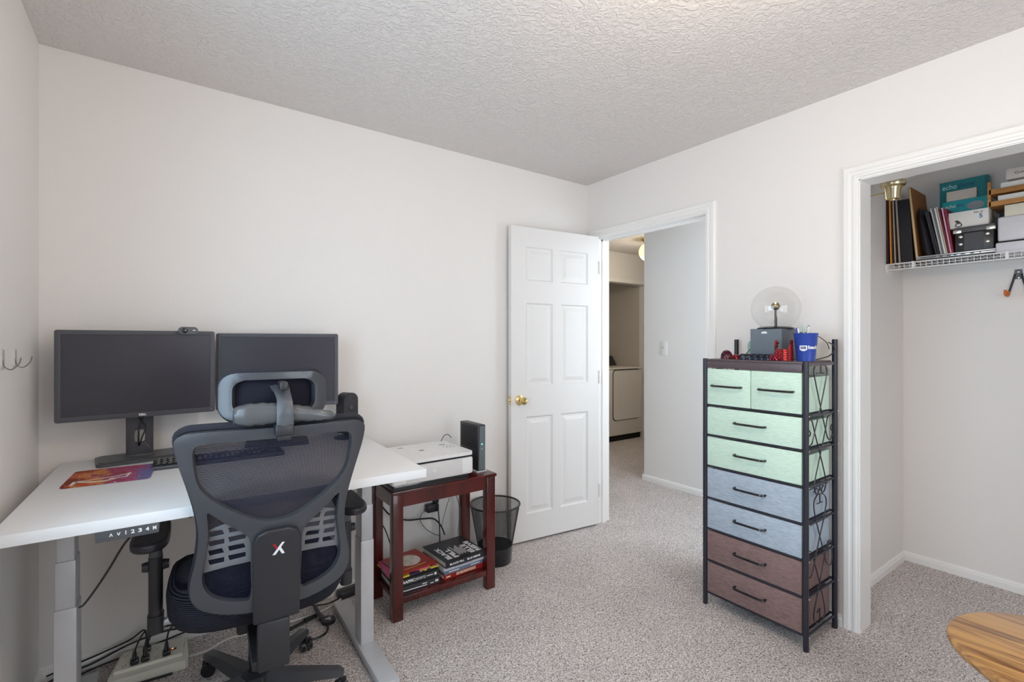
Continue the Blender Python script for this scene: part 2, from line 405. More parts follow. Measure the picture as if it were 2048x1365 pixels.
# window behind the camera
fr = MB()
fr.box((wx0, YR-T, wz0), (wx0+.045, YR-T+.06, wz1)); fr.box((wx1-.045, YR-T, wz0), (wx1, YR-T+.06, wz1))
fr.box((wx0, YR-T, wz0), (wx1, YR-T+.06, wz0+.045)); fr.box((wx0, YR-T, wz1-.045), (wx1, YR-T+.06, wz1))
xm = (wx0+wx1)/2; fr.box((xm-.03, YR-T, wz0), (xm+.03, YR-T+.06, wz1))
wo = struct(fr.build('window_1', M_trim, smooth=False))
for a, b in ((wx0+.045, xm-.03), (xm+.03, wx1-.045)):
    g = MB(); g.box((a, YR-T+.025, wz0+.045), (b, YR-T+.031, wz1-.045)); g.build('window_pane', M_pane, wo, smooth=False)
g = MB(); g.box((wx0-.04, YR, wz0-.03), (wx1+.04, YR+.06, wz0), .004); g.build('window_sill', M_trim, wo)
ly0, ly1, lz0, lz1 = WINL
fr = MB()
fr.box((XL-T, ly0, lz0), (XL-T+.06, ly0+.045, lz1)); fr.box((XL-T, ly1-.045, lz0), (XL-T+.06, ly1, lz1))
fr.box((XL-T, ly0+.045, lz0), (XL-T+.06, ly1-.045, lz0+.045)); fr.box((XL-T, ly0+.045, lz1-.045), (XL-T+.06, ly1-.045, lz1))
ym = (ly0+ly1)/2; fr.box((XL-T, ym-.03, lz0+.045), (XL-T+.06, ym+.03, lz1-.045))
wo = struct(fr.build('window_2', M_trim, smooth=False))
for a, b in ((ly0+.045, ym-.03), (ym+.03, ly1-.045)):
    g = MB(); g.box((XL-T+.025, a, lz0+.045), (XL-T+.031, b, lz1-.045)); g.build('window_pane', M_pane, wo, smooth=False)
g = MB(); g.box((XL, ly0-.03, lz0-.03), (XL+.04, ly1+.03, lz0), .004); g.build('window_sill', M_trim, wo)
# closet
wall('wall_closet_side', [((XR+T, YC, 0), (XCB+T, YC+T, H))], M_wall)
wall('wall_closet_back', [((XCB, CY0-.2, 0), (XCB+T, YC, H))], M_wall)
wall('wall_closet_end', [((XR+T, CY0-.3, 0), (XCB+T, CY0-.2, H))], M_wall)
# hall and laundry
wall('wall_hall', [((XH, YC+T, 0), (XH+.12, 2.975, H)), ((XH+.12, 2.855, 0), (7.0, 2.975, H))], M_wall2)
wall('wall_hall_end', [((XR+T, YC+T, 0), (XH, YC+T+.02, H))], M_wall2)
wall('wall_hall_left', [((1.9, YL, 0), (3.85, YL+T, H)), ((1.9, YB+T, 0), (2.0, YL, H)), ((6.9, 2.975, 0), (7.0, YL, H))], M_wall2)
LX0, LX1, LZ = 3.85, 5.303, 2.055
wall('wall_laundry', [((LX0, YL, LZ), (LX1, YL+T, H)), ((LX1, YL, 0), (7.0, YL+T, H))], M_wall2)
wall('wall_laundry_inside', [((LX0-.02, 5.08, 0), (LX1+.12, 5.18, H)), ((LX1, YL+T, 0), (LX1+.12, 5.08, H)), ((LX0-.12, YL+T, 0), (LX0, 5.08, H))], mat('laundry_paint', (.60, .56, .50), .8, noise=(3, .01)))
# baseboards
BP = [(0, 0), (.013, 0), (.013, .032), (.010, .037), (.010, .042), (.005, .050), (0, .053)]
def base(name, a, b, n, m=M_trim):
    s = MB(); s.sweep(BP, a, b, n, (0, 0, 1)); return struct(s.build(name, m, ang=20))
base('baseboard_back', (XL, YB, 0), (XR, YB, 0), (0, -1, 0))
base('baseboard_left', (XL, YR, 0), (XL, YB, 0), (1, 0, 0))
base('baseboard_right', (XR, CY1+.065, 0), (XR, DY0-.06, 0), (-1, 0, 0))
base('baseboard_closet_side', (XR+T, YC, 0), (XCB, YC, 0), (0, -1, 0))
base('baseboard_closet_back', (XCB, CY0-.2, 0), (XCB, YC, 0), (-1, 0, 0))
base('baseboard_hall', (XH, YC+T+.02, 0), (XH, 2.975+.014, 0), (-1, 0, 0))
base('baseboard_front', (XL, YR, 0), (XR, YR, 0), (0, 1, 0))
# door and closet casings (profiled boards) with jambs
def casing(name, y0, y1, z1, wd, sides=(1, 1), stop=True):
    P = [(0, 0), (0, .010), (.10, .010), (.16, .016), (.30, .016), (.36, .012), (.52, .012), (.58, .017), (.86, .017), (1, .011), (1, 0)]
    s = MB(); pr = [(a*wd, b) for a, b in P]
    path = [(y0, 0, -1, 0), (y0, z1, -1, 1), (y1, z1, 1, 1), (y1, 0, 1, 0)]; n = len(pr); vs = []
    for (y, z, dy, dz) in path: vs += [(XR-q, y+dy*p, z+dz*p) for p, q in pr]
    fs = [(k*n+i, k*n+(i+1) % n, (k+1)*n+(i+1) % n, (k+1)*n+i) for k in range(3) for i in range(n)]+[tuple(range(n)), tuple(range(3*n, 4*n))]
    s._add(vs, fs)
    o = struct(s.build(name, M_trim, ang=15))
    j = MB(); t = .004
    j.box((XR-.004, y0-.001, 0), (XR+T+.004, y0+t, z1)); j.box((XR-.004, y1-t, 0), (XR+T+.004, y1+.001, z1)); j.box((XR-.004, y0, z1-t), (XR+T+.004, y1, z1+.001))
    if stop:
        j.box((XR+.042, y0+t, 0), (XR+.075, y0+t+.011, z1)); j.box((XR+.042, y1-t-.011, 0), (XR+.075, y1-t, z1)); j.box((XR+.042, y0+t, z1-t-.011), (XR+.075, y1-t, z1-t))
    j.build('jamb', M_trim, o, smooth=False)
    return o
casing('trim_1', DY0, DY1, DZ, .06)
casing('trim_2', CY0, CY1, CZ, .065, stop=False)
s = MB(); s.box((LX1, YL-.012, 0), (LX1+.05, YL, LZ+.05)); s.box((LX0, YL-.012, LZ), (LX1, YL, LZ+.05)); struct(s.build('trim_3', M_trim, smooth=False))
# six-panel door, hinged at the far jamb, opened back against the wall
def six_panel_door():
    ang = radians(6); W, TH, HT = .712, .035, 2.025; z0 = .015
    o = thing('door_1', 'x', 'x', (2.51, 2.425, 0), pi-ang)       # local x runs from hinge to latch, local +y faces the room
    del o['label']; del o['category']; o['kind'] = 'structure'
    cols = ((.095, .327), (.392, .600)); rows = ((.17, .80), (1.0, 1.535), (1.68, 1.90))
    # slab: stiles and rails left around the six openings
    s = MB(); xs = [0, cols[0][0], cols[0][1], cols[1][0], cols[1][1], W]; zs = [z0]+[z+z0 for r in rows for z in r]+[z0+HT]
    for i in range(5):
        for j in range(7):
            if i in (1, 3) and j in (1, 3, 5): s.box((xs[i], -TH+.012, zs[j]), (xs[i+1], -.012, zs[j+1]))
            else: s.box((xs[i], -TH, zs[j]), (xs[i+1], 0, zs[j+1]))
    s.build('door_slab', M_door, o, smooth=False)
    for ci in (0, 1):
        for (a, b) in rows:
            x0, x1 = cols[ci]; zz0, zz1 = a+z0, b+z0
            p = MB()
            def ring(d, y): return [(x0+d, y, zz0+d), (x1-d, y, zz0+d), (x1-d, y, zz1-d), (x0+d, y, zz1-d)]
            R = [ring(0, 0), ring(.009, -.010), ring(.020, -.010), ring(.046, -.003)]
            vs = [v for r in R for v in r]; fs = [(k*4+i, k*4+(i+1) % 4, k*4+4+(i+1) % 4, k*4+4+i) for k in range(3) for i in range(4)]+[(12, 13, 14, 15)]
            p._add(vs, fs); p.build('door_panel', M_door, o, smooth=False)
    kx, kz = W-.062, .925
    k = MB(); Mk = Matrix.Translation((kx, 0, kz)) @ Matrix.Rotation(-pi/2, 4, 'X')
    k.lathe([(.0, 0), (.032, 0), (.031, .006), (.022, .010), (.012, .014), (.011, .030), (.020, .036), (.026, .046), (.026, .056), (.020, .064), (.008, .066), (.007, .060), (0, .060)], M=Mk)
    k.build('door_knob', M_brass, o)
    k = MB(); k.box((W, -.030, kz-.028), (W+.0015, -.006, kz+.028)); k.box((W+.0015, -.024, kz-.009), (W+.010, -.012, kz+.009), .002); k.build('latch', M_brass, o)
    for hz in (.25, 1.05, 1.82):
        k = MB(); k.cyl((-.004, .003, hz-.045), (-.004, .003, hz+.045), .006, n=10); k.box((-.004, -.001, hz-.044), (.0, .003, hz+.044)); k.build('hinge', M_door, o)
six_panel_door()

# ------------------------------------------------------------------ hall things
t = thing('ceiling_light', 'round globe ceiling lamp glowing warm yellow in the hall beyond the doorway', 'lamp', (4.40, 3.50, H))
s = MB(); s.lathe([(0, 0), (.075, 0), (.078, -.012), (.05, -.03), (.045, -.055), (0, -.055)][::-1]); s.build('lamp_base', M_brass, t)
s = MB(); s.ball((0, 0, -.145), .10, 28); s.build('globe_shade', mat('lit_globe', (.9, .85, .7), .4, emit=(1, .78, .34, 1.5)), t).visible_shadow = True
t['note'] = 0; del t['note']
t = thing('light_switch', 'white light switch plate on the hall wall seen through the doorway', 'switch', (XH, 2.753, 1.238))
s = MB(); s.box((-.006, -.036, -.058), (0, .036, .058), .002); s.build('switch_plate', M_white, t)
s = MB(); s.box((-.016, -.005, -.002), (-.006, .005, .018), .002); s.build('toggle', mat('beige_toggle', (.45, .42, .36), .5), t)
def laundry(name, label, x0, x1, dryer):
    t = thing(name, label, 'dryer' if dryer else 'washer', ((x0+x1)/2, 4.63, 0)); wd = (x1-x0)/2; d = .32
    s = MB(); s.box((-wd, -d, .075), (wd, d, .93), .012); s.build('cabinet', M_app, t)
    s = MB(); s.box((-wd+.01, -d+.025, 0), (wd-.01, d-.02, .075)); s.build('kick_base', M_dark, t)
    s = MB(); s.box((-wd, -d, .932), (wd, d, .955), .008); s.build('top_panel', M_app, t)
    s = MB(); s.prism([(-d+.45, .955), (d, .955), (d, 1.09), (d-.10, 1.09)], -wd, wd, M=Matrix(((0, 0, 1, 0), (1, 0, 0, 0), (0, 1, 0, 0), (0, 0, 0, 1)))); s.build('control_console', mat('dark_console', (.05, .045, .04), .35), t)
    if dryer:
        s = MB(); s.prism(rrect(.52, .64, .05, cx=-.01+.035, cy=.60), d, d+.018, M=Matrix(((1, 0, 0, 0), (0, 0, -1, 0), (0, 1, 0, 0), (0, 0, 0, 1)))); dr = s.build('door', M_app, t)
        s = MB(); s.prism(rrect(.54, .66, .055, cx=.025, cy=.60), d-.001, d+.003, M=Matrix(((1, 0, 0, 0), (0, 0, -1, 0), (0, 1, 0, 0), (0, 0, 0, 1)))); s.build('door_gasket', M_dark, t)
        s = MB(); s.prism(rrect(.40, .50, .03, cx=.03, cy=.61), d+.018, d+.020, M=Matrix(((1, 0, 0, 0), (0, 0, -1, 0), (0, 1, 0, 0), (0, 0, 0, 1)))); s.build('door_inset', M_app, dr)
laundry('clothes_dryer', 'white clothes dryer with a large front door in the laundry closet', 4.625, 5.292, True)
laundry('washing_machine', 'white washing machine beside the dryer, only its edge showing past the door jamb', 3.945, 4.605, False)
t = thing('water_valve_box', 'small white valve box on the laundry closet wall above the washer', 'valve', (5.39-.05, 5.08, 1.70))
s = MB(); s.box((-.10, -.012, -.05), (.10, 0, .05), .003); s.build('box_frame', M_white, t)
for vx in (.03, -.04): s = MB(); s.cyl((vx, -.012, .0), (vx, -.05, .0), .018); s.build('valve', M_chrome, t)

# hooks on the left wall
for i, y in enumerate((2.172, 2.02)):
    t = thing('wall_hook', ('clear adhesive wire hook on the left wall, the one nearer the corner', 'clear adhesive wire hook on the left wall, the one at the picture edge')[i], 'hook', (XL, y, 1.25), 0, 'wire hooks on the left wall')
    s = MB(); s.prism(rrect(.028, .060, .013, 6), 0, .005, M=Matrix(((0, 0, 1, 0), (1, 0, 0, 0), (0, 1, 0, 0), (0, 0, 0, 1)))); s.build('adhesive_pad', mat('clear_plastic', (.60, .58, .56), .25, noise=(6, .01)), t)
    s = MB(); s.tube([(.005, -.012, .0), (.010, -.012, -.022), (.022, 0, -.030), (.036, .008, -.014), (.040, .010, .004)], .0016, 6, smooth=5); s.build('wire', mat('dark_wire', (.22, .21, .20), .3, metal=.8), t)
#@@
# ------------------------------------------------------------------ standing desk
DT = .83                                             # top of the desk
def desk():
    t = thing('standing_desk', 'white height-adjustable standing desk with grey telescopic legs along the back wall', 'desk', (.26, 2.10, 0), -radians(1.9))
    s = MB(); s.box((-.585, -.435, DT-.031), (.555, .435, DT), .0015); s.build('tabletop', M_lam, t)
    s = MB(); s.box((-.43, -.02, DT-.075), (.40, .02, DT-.033)); s.box((-.43, -.30, DT-.05), (-.39, .30, DT-.0315)); s.box((.37, -.30, DT-.05), (.41, .30, DT-.0315)); s.build('crossbar', M_silver, t)
    for x in (.446, -.496):
        s = MB(); s.box((x-.027, -.082, .036), (x+.027, .005, .470), .003); c = s.build('leg', M_silver, t)
        s = MB(); s.box((x-.024, -.079, .470), (x+.024, .002, .617), .002); s.build('middle_tube', M_silver, c)
        s = MB(); s.box((x-.021, -.076, .617), (x+.021, -.001, DT-.0335), .002); s.build('inner_tube', M_silver, c)
        s = MB(); s.box((x-.037, -.355, .008), (x+.037, .33, .036), .003); s.build('foot', M_silver, t)
        for yy in (-.33, .30):
            s = MB(); s.cyl((x, yy, 0), (x, yy, .008), .015); s.build('levelling_pad', M_black, t)
    # hand controller under the front edge
    s = MB(); s.box((-.385, -.428, DT-.062), (-.248, -.35, DT-.0315), .003); c = s.build('control_panel', M_greyp, t)
    for ch, x in zip(['^', 'v', '1', '2', '3', '4', 'M'], (-.357, -.341, -.325, -.310, -.294, -.278, -.262)):
        text(ch if ch not in '^v' else ('<' if ch == '^' else '>'), 'button_mark', M_whiteink, c, (x+.004, -.4285, DT-.046), (1, 0, 0) if ch not in '^v' else (0, 0, -1), (0, 0, 1) if ch not in '^v' else (1, 0, 0), .014, width=.008 if ch != '1' else .002, bold=.0004)
    return t
desk()

# ------------------------------------------------------------------ monitors
def monitor(name, label, p0, p1, z0, z1, base, basedim, col=None):
    """p0,p1: lower corners of the panel in plan"""
    p0, p1 = Vector(p0), Vector(p1); c = (p0+p1)/2; wd = (p1-p0).length; rz = atan2((p1-p0).y, (p1-p0).x)
    t = thing(name, label, 'monitor', (c.x, c.y, DT), rz)
    h = z1-z0; zc = (z0+z1)/2-DT; A = Matrix.Translation((0, 0, zc)) @ Matrix(((1, 0, 0, 0), (0, 0, -1, 0), (0, 1, 0, 0), (0, 0, 0, 1)))
    out = rrect(wd, h, .008, 4); inn = rrect(wd-.034, h-.036, .002, 2, cy=.001)
    s = MB(); s.prism(out, -.024, -.0025, M=A); s.cbox((0, .036, zc), (wd*.62, .030, h*.6), .010); s.build('panel_housing', M_bezel, t)
    b = MB(); n = len(out)
    panel(out, [inn], lambda u, v: (u, .0005, zc+v), .006, 'bezel', M_bezel, t, step=.5, bev=.0012)
    s = MB(); s.prism(rrect(wd-.032, h-.034, .002, 2, cy=.001), .0, .0025, M=Matrix.Translation((0, .0025, 0)) @ A); s.build('screen', M_screen, t)
    s = MB(); s.cbox((wd/2-.012, -.0028, z0-DT+.010), (.002, .001, .002)); s.build('power_light', M_whiteink, t)
    # stand
    bx, by, br = base; Mb = Matrix.Rotation(-rz, 4, 'Z') @ Matrix.Translation((bx-c.x, by-c.y, 0)) @ Matrix.Rotation(br, 4, 'Z')
    w_, d_ = basedim
    s = MB(); s.prism(rrect(w_, d_, .022, 5), .001, .012, M=Mb); s.prism(rrect(w_-.02, d_-.02, .018, 5), .0121, .016, M=Mb); s.build('stand_base', M_greyp, t, ang=25)
    Lh = Mb @ Vector((0, .012, 0)); z9 = zc+.06
    def cf(u, v): q = Mb @ Vector((u, .012+.35*u*u, 0)); return (q.x, q.y, v)
    panel([(-.044, .017), (.044, .017), (.044, z9), (-.044, z9)], [crv2([(-.017, .078), (-.013, .067), (.013, .067), (.017, .078), (.017, .104), (.011, .116), (-.011, .116), (-.017, .104)], 3)], cf, .018, 'stand_column', M_bezel, t, step=.02, bev=.003)
    s = MB(); q = Mb @ Vector((0, .005, 0)); s.lathe([(.0, .0162), (.05, .0162), (.048, .020), (.0, .020)], c=(q.x, q.y, 0), sx=1, sy=.4); s.build('column_collar', M_greyp, t)
    return t, zc, h
m1, zc, h = monitor('computer_monitor', 'left black widescreen monitor with a webcam clipped on its top edge', (-.311, 2.400), (.189, 2.430), 1.004, 1.345, (-.065, 2.462, radians(6)), (.275, .168))
text('DELL', 'brand_lettering', M_whiteink, m1, (0.005, -.0030, zc-h/2+.0095), (1, 0, 0), (0, 0, 1), .0105, width=.023, bold=.0005)
for k in (0, 1):
    s = MB(); s.tube([(.01-k*.018, .05, .17), (-.004+k*.02, .045, .13), (-.006+k*.012, .042, .09), (-.006+k*.004, .047, .06), (-.006, .075, .03), (.03*k, .095, .015)], .0028, 6, smooth=5); s.build('cable', M_cable, m1)
m2, zc, h = monitor('computer_monitor', 'right black widescreen monitor, half hidden behind the office chair', (.199, 2.480), (.694, 2.386), 1.000, 1.338, (.44, 2.455, radians(-10)), (.26, .165))

# webcam clipped over the monitor
t = thing('webcam', 'small oval grey webcam perched on the left monitor', 'webcam', (.093, 2.424, 1.347), radians(3.4))
A = Matrix(((1, 0, 0, 0), (0, 0, -1, 0), (0, 1, 0, 0), (0, 0, 0, 1)))
s = MB(); s.prism(rrect(.068, .030, .0149, 8), .008, .024, M=A); s.build('camera_body', M_greyp, t, ang=60)
s = MB(); s.lathe([(0, .0245), (.010, .0245), (.011, .0265), (.008, .028), (0, .0275)], c=(-.013, 0, 0), M=A); s.build('lens', M_blackg, t)
s = MB(); s.cbox((.020, -.0245, .001), (.010, .001, .003)); s.build('logo_mark', M_whiteink, t)
s = MB(); s.box((-.014, -.007, -.0015), (.014, .030, .0035), .001); s.build('clip', M_black, t)

# keyboard
t = thing('keyboard', 'slim black keyboard at the foot of the left monitor', 'keyboard', (.200, 2.262, DT), radians(-1))
s = MB(); s.box((-.222, -.062, .004), (.222, .068, .015), .003); s.build('case', M_black, t)
kb = MB(); kb.box((-.0078, -.0078, .0), (.0078, .0078, .006), .0016, seg=1); kme = kb.mesh('key', M_blackg)
for r in range(6):
    for k in range(22):
        if k in (15, 19) and r in (0, 1): continue
        link('key', kme, t, loc=(-.206+k*.0186+(.004*(r % 2)), -.050+r*.0195, .0152))
s = MB(); s.box((-.222, -.065, .001), (.222, -.055, .013), .003); s.build('front_edge', M_greyp, t)

# mouse pad with a nebula print
def pad_mat():
    m = mat('nebula_print', (.4, .2, .25), .75); nt, b = nodes(m)
    tc = nt.nodes.new('ShaderNodeTexCoord')
    mp = nt.nodes.new('ShaderNodeMapping'); mp.inputs['Scale'].default_value = (1, 1, 1); nt.links.new(tc.outputs['Object'], mp.inputs[0])
    n = nt.nodes.new('ShaderNodeTexNoise'); n.inputs['Scale'].default_value = 16; n.inputs['Detail'].default_value = 6; n.inputs['Distortion'].default_value = .6
    nt.links.new(mp.outputs[0], n.inputs[0])
    sx = nt.nodes.new('ShaderNodeSeparateXYZ'); nt.links.new(tc.outputs['Object'], sx.inputs[0])
    a = nt.nodes.new('ShaderNodeMath'); a.operation = 'MULTIPLY_ADD'; nt.links.new(sx.outputs[0], a.inputs[0]); a.inputs[1].default_value = 3.2; a.inputs[2].default_value = .05
    ad = nt.nodes.new('ShaderNodeMath'); nt.links.new(a.outputs[0], ad.inputs[0]); nt.links.new(n.outputs['Fac'], ad.inputs[1])
    r = nt.nodes.new('ShaderNodeValToRGB'); e = r.color_ramp.elements
    e[0].position = .15; e[0].color = hexc('7a2a18'); e[1].position = .95; e[1].color = hexc('6a6a9c')
    for p, cc in ((.30, 'b4502a'), (.42, 'c9864e'), (.52, '8a3550'), (.66, 'a84a6c'), (.8, '7d5a8c')): e.new(p).color = hexc(cc)
    nt.links.new(ad.outputs[0], r.inputs[0])
    v = nt.nodes.new('ShaderNodeTexVoronoi'); v.inputs['Scale'].default_value = 60; nt.links.new(tc.outputs['Object'], v.inputs[0])
    lt = nt.nodes.new('ShaderNodeMath'); lt.operation = 'LESS_THAN'; lt.inputs[1].default_value = .12; nt.links.new(v.outputs['Distance'], lt.inputs[0])
    mx = nt.nodes.new('ShaderNodeMix'); mx.data_type = 'RGBA'; nt.links.new(lt.outputs[0], mx.inputs[0]); nt.links.new(r.outputs[0], mx.inputs[6]); mx.inputs[7].default_value = (.85, .8, .85, 1)
    nt.links.new(mx.outputs[2], b.inputs['Base Color']); return m
t = thing('mouse_pad', 'mouse pad with red and purple nebula print and cream emblem, on the desk', 'mouse pad', (-.137, 2.213, DT), radians(-4))
s = MB(); s.prism(rrect(.235, .235, .016, 4), .0005, .0035); s.build('pad_cloth', [pad_mat()], t, ang=30)
s = MB(); s.prism(rrect(.236, .236, .016, 4), .0, .0005); s.build('rubber_backing', M_black, t, ang=30)
mi = mat('cream_print', (.82, .76, .66), .6)
def ribbon(s, pts, w0, w1, z0, z1):
    P = crv([(a, b, 0) for a, b in pts], 6); n = len(P); L = []; R = []
    for i, p in enumerate(P):
        d = (P[min(i+1, n-1)]-P[max(i-1, 0)]).normalized(); q = Vector((-d.y, d.x, 0)); k = w0+(w1-w0)*i/(n-1); L.append(p+q*k); R.append(p-q*k)
    s.prism([(v.x, v.y) for v in L]+[(v.x, v.y) for v in R[::-1]], z0, z1)
s = MB()
for pts, a, b in (([(-.092, -.10), (-.088, -.05)], .004, .007), ([(-.088, -.055), (-.03, -.085), (.01, -.075), (.025, -.05)], .006, .004), ([(-.09, -.05), (-.03, -.045), (.03, -.025), (.052, -.0)], .0025, .003), ([(.052, 0), (.046, -.06)], .004, .003), ([(.0, -.06), (.046, -.058)], .003, .003)):
    ribbon(s, pts, a, b, .0036, .0041)
s.build('emblem', mi, t)

# rounded black tower on a disc foot
t = thing('speaker', 'black arch-topped tower speaker on a round foot, behind the chair beside the right monitor', 'speaker', (.745, 2.41, DT), radians(28))
s = MB(); s.lathe([(0, .0), (.062, 0), (.062, .004), (.05, .009), (.02, .012), (0, .012)]); s.build('foot', M_greyp, t)
s = MB(); s.cyl((0, 0, .010), (0, 0, .03), .018); s.build('stem', M_black, t)
arch = [(-.046, .03), (.046, .03), (.046, .185)]+[(.046*cos(radians(a)), .185+.036*sin(radians(a))) for a in range(12, 180, 12)]+[(-.046, .185)]
AX = Matrix(((0, 0, 1, 0), (1, 0, 0, 0), (0, 1, 0, 0), (0, 0, 0, 1)))
s = MB(); s.prism(arch, -.026, .026, M=Matrix(((1, 0, 0, 0), (0, 0, -1, 0), (0, 1, 0, 0), (0, 0, 0, 1)))); s.build('tower_body', M_black, t)
s = MB(); s.cyl((.0, -.0265, .15), (.0, -.028, .15), .010); s.build('button', M_greyp, t)

# ------------------------------------------------------------------ office chair
CH = thing('office_chair', 'black and grey mesh office chair with headrest, seen from behind at the desk', 'chair', (.29, 1.955, 0), -radians(4))
UC = .021
def bs(off):
    def f(u, z):
        y = -.405+min(1.054-z, .6)*.15+.012*exp(-((z-.66)/.14)**2)+.6*u*u
        return (u+UC, y+off, z)
    return f
def sym(half): return half+[(-a, b) for a, b in half[::-1]]
outer = [(0, 1.047), (.13, 1.047), (.215, 1.045), (.245, 1.040), (.263, 1.022), (.258, .975), (.243, .92), (.226, .86), (.212, .80), (.206, .745), (.209, .69), (.217, .64), (.227, .59), (.226, .545), (.205, .508), (.160, .485), (.11, .473), (.06, .468)]
def Q(L): return [(a*.962, 1.304-(1.304-b)*.970) for a, b in L]
outer = [(p.x, p.y) for p in crv([(a, b, 0) for a, b in outer+[(-a, b) for a, b in outer[:0:-1]]], 3, True)]
win1 = crv2([(0, 1.014), (.10, 1.014), (.185, 1.012), (.214, 1.002), (.219, .97), (.209, .90), (.185, .858), (.14, .817), (.09, .783), (.045, .760), (0, .754)][::1]+[(-.045, .760), (-.09, .783), (-.14, .817), (-.185, .858), (-.209, .90), (-.219, .97), (-.214, 1.002), (-.185, 1.012), (-.10, 1.014)], 3)
wl = [(.182, .806), (.140, .768), (.092, .728), (.074, .696), (.072, .62), (.072, .518), (.100, .512), (.135, .520), (.173, .540), (.194, .575), (.197, .615), (.190, .665), (.182, .72), (.183, .775)]
winr = crv2(wl, 3); winl = [(-a, b) for a, b in winr][::-1]
outer, win1, winr, winl = Q(outer), Q(win1), Q(winr), Q(winl)
panel(outer, [win1, winr, winl], bs(0), .020, 'back_frame', M_frame, CH, step=.022, bev=.007)
inset = [(a*.965, .76+(b-.76)*.965) for a, b in outer]
panel(inset, [], bs(.016), 0, 'back_mesh', M_mesh, CH, step=.022)
s = MB(); s.tube([bs(.022)(a*.99, .76+(b-.76)*1.03) for a, b in outer], .0105, 8, closed=True); s.build('padded_rim', M_pad, CH)
# lumbar support grid behind the lower windows
for sg in (1, -1):
    holes = []
    for r in range(4):
        z0 = .640+r*.030
        for (a, b) in ((.085, .128), (.142, .180)):
            q = [(a, z0-.006*(a > .13)), (b, z0-.004-.006*(a > .13)), (b+.004, z0+.013-.006*(a > .13)), (a+.006*(r % 2), z0+.016-.006*(a > .13))]
            holes.append([(sg*x, y) for x, y in q][::sg])
    o = [(.062, .622), (.130, .618), (.196, .608), (.196, .74), (.13, .760), (.062, .760)]
    panel(Q([(sg*x, y) for x, y in o][::sg]), [Q(h_) for h_ in holes], bs(.014), .006, 'lumbar_support', mat('smoke_grey_plastic', (.17, .175, .19), .35), CH, step=.03, bev=.0015)
# spine cover with emblem
pl = [(-.066, .432), (.066, .432), (.068, .55), (.068, .69), (.056, .717), (.03, .728), (-.03, .728), (-.056, .717), (-.068, .69), (-.068, .55)]
panel(Q(pl), [], lambda u, z: (u+UC, bs(0)(u*.5, z)[1]-.020, z), .016, 'spine_cover', M_black, CH, step=.03, bev=.005)
def lg(x, z): z = 1.304-(1.304-z)*.97; return (x+UC, bs(0)(0, z)[1]-.0305, z)
for nm, m_, q in (('emblem_stroke', M_red, [(-.014, .681), (-.008, .681), (.001, .666), (-.004, .662)]), ('emblem_stroke', M_whiteink, [(.018, .683), (.011, .683), (-.014, .646), (-.006, .646)]), ('emblem_stroke', M_whiteink, [(.003, .662), (.008, .668), (.019, .646), (.011, .646)])):
    s = MB(); a = [lg(*p) for p in q]; b = [(x, y+.0025, z) for x, y, z in a]; s._add(a+b, [(0, 1, 2, 3), (4, 5, 6, 7), (0, 1, 5, 4), (1, 2, 6, 5), (2, 3, 7, 6), (3, 0, 4, 7)]); s.build(nm, m_, CH, smooth=False)
# recline bracket under the spine
s = MB(); s.box((UC-.052, -.345, .312), (UC+.036, -.310, .46), .006); s.box((-.045, -.330, .312), (.055, .0, .342), .006); s.build('recline_bracket', M_black, CH)
# headrest
hr = rrect(.292, .142, .045, 6, cx=-.008, cy=1.138); hi = rrect(.222, .098, .030, 6, cx=-.008, cy=1.137)
hr, hi = Q(hr), Q(hi)
def hs(off): return lambda u, z: (u+UC, -.380+off+1.6*u*u-.5*(z-1.14)*(z-1.14), z)
panel(hr, [hi], hs(0), .026, 'headrest_frame', M_frame, CH, step=.02, bev=.008)
panel([(-.008+(a+.008)*.95, 1.138+(b-1.138)*.95) for a, b in hr], [], hs(.012), .004, 'headrest_mesh', mat('dense_mesh', (.010, .009, .018), .75, spec=.2, bump=(350, .5, .002)), CH, step=.03, bev=0)
s = MB(); s.tube([hs(.016)(-.008+(a+.008)*1.0, 1.138+(b-1.138)*1.03) for a, b in hr], .0075, 8, closed=True); s.build('headrest_rim', M_pad, CH)
# headrest post: strap bracket with two prongs
post = [(-.024, 1.030), (.024, 1.030), (.023, 1.075), (.020, 1.12), (.020, 1.168), (.020, 1.176), (.010, 1.176), (.009, 1.164), (-.006, 1.160), (-.018, 1.166), (-.028, 1.176), (-.040, 1.174), (-.042, 1.158), (-.034, 1.162), (-.024, 1.154), (-.020, 1.13), (-.020, 1.08)]
panel(Q([(a+.010, b) for a, b in post]), [], lambda u, z: (u+UC, -.447-.06*(z-1.10)+2.2*max(0, z-1.13)+.5*(u-.01)**2*20, z), .014, 'headrest_post', M_greyp, CH, step=.02, bev=.004)
s = MB(); s.box((UC-.016, -.452, 1.032), (UC+.034, -.390, 1.066), .007); s.box((UC-.010, -.445, 1.018), (UC+.028, -.418, 1.04), .005); s.build('post_clamp', M_black, CH)
s = MB(); s.box((UC-.004, -.445, 1.162), (UC+.020, -.390, 1.187), .006); s.build('headrest_pivot', M_black, CH)
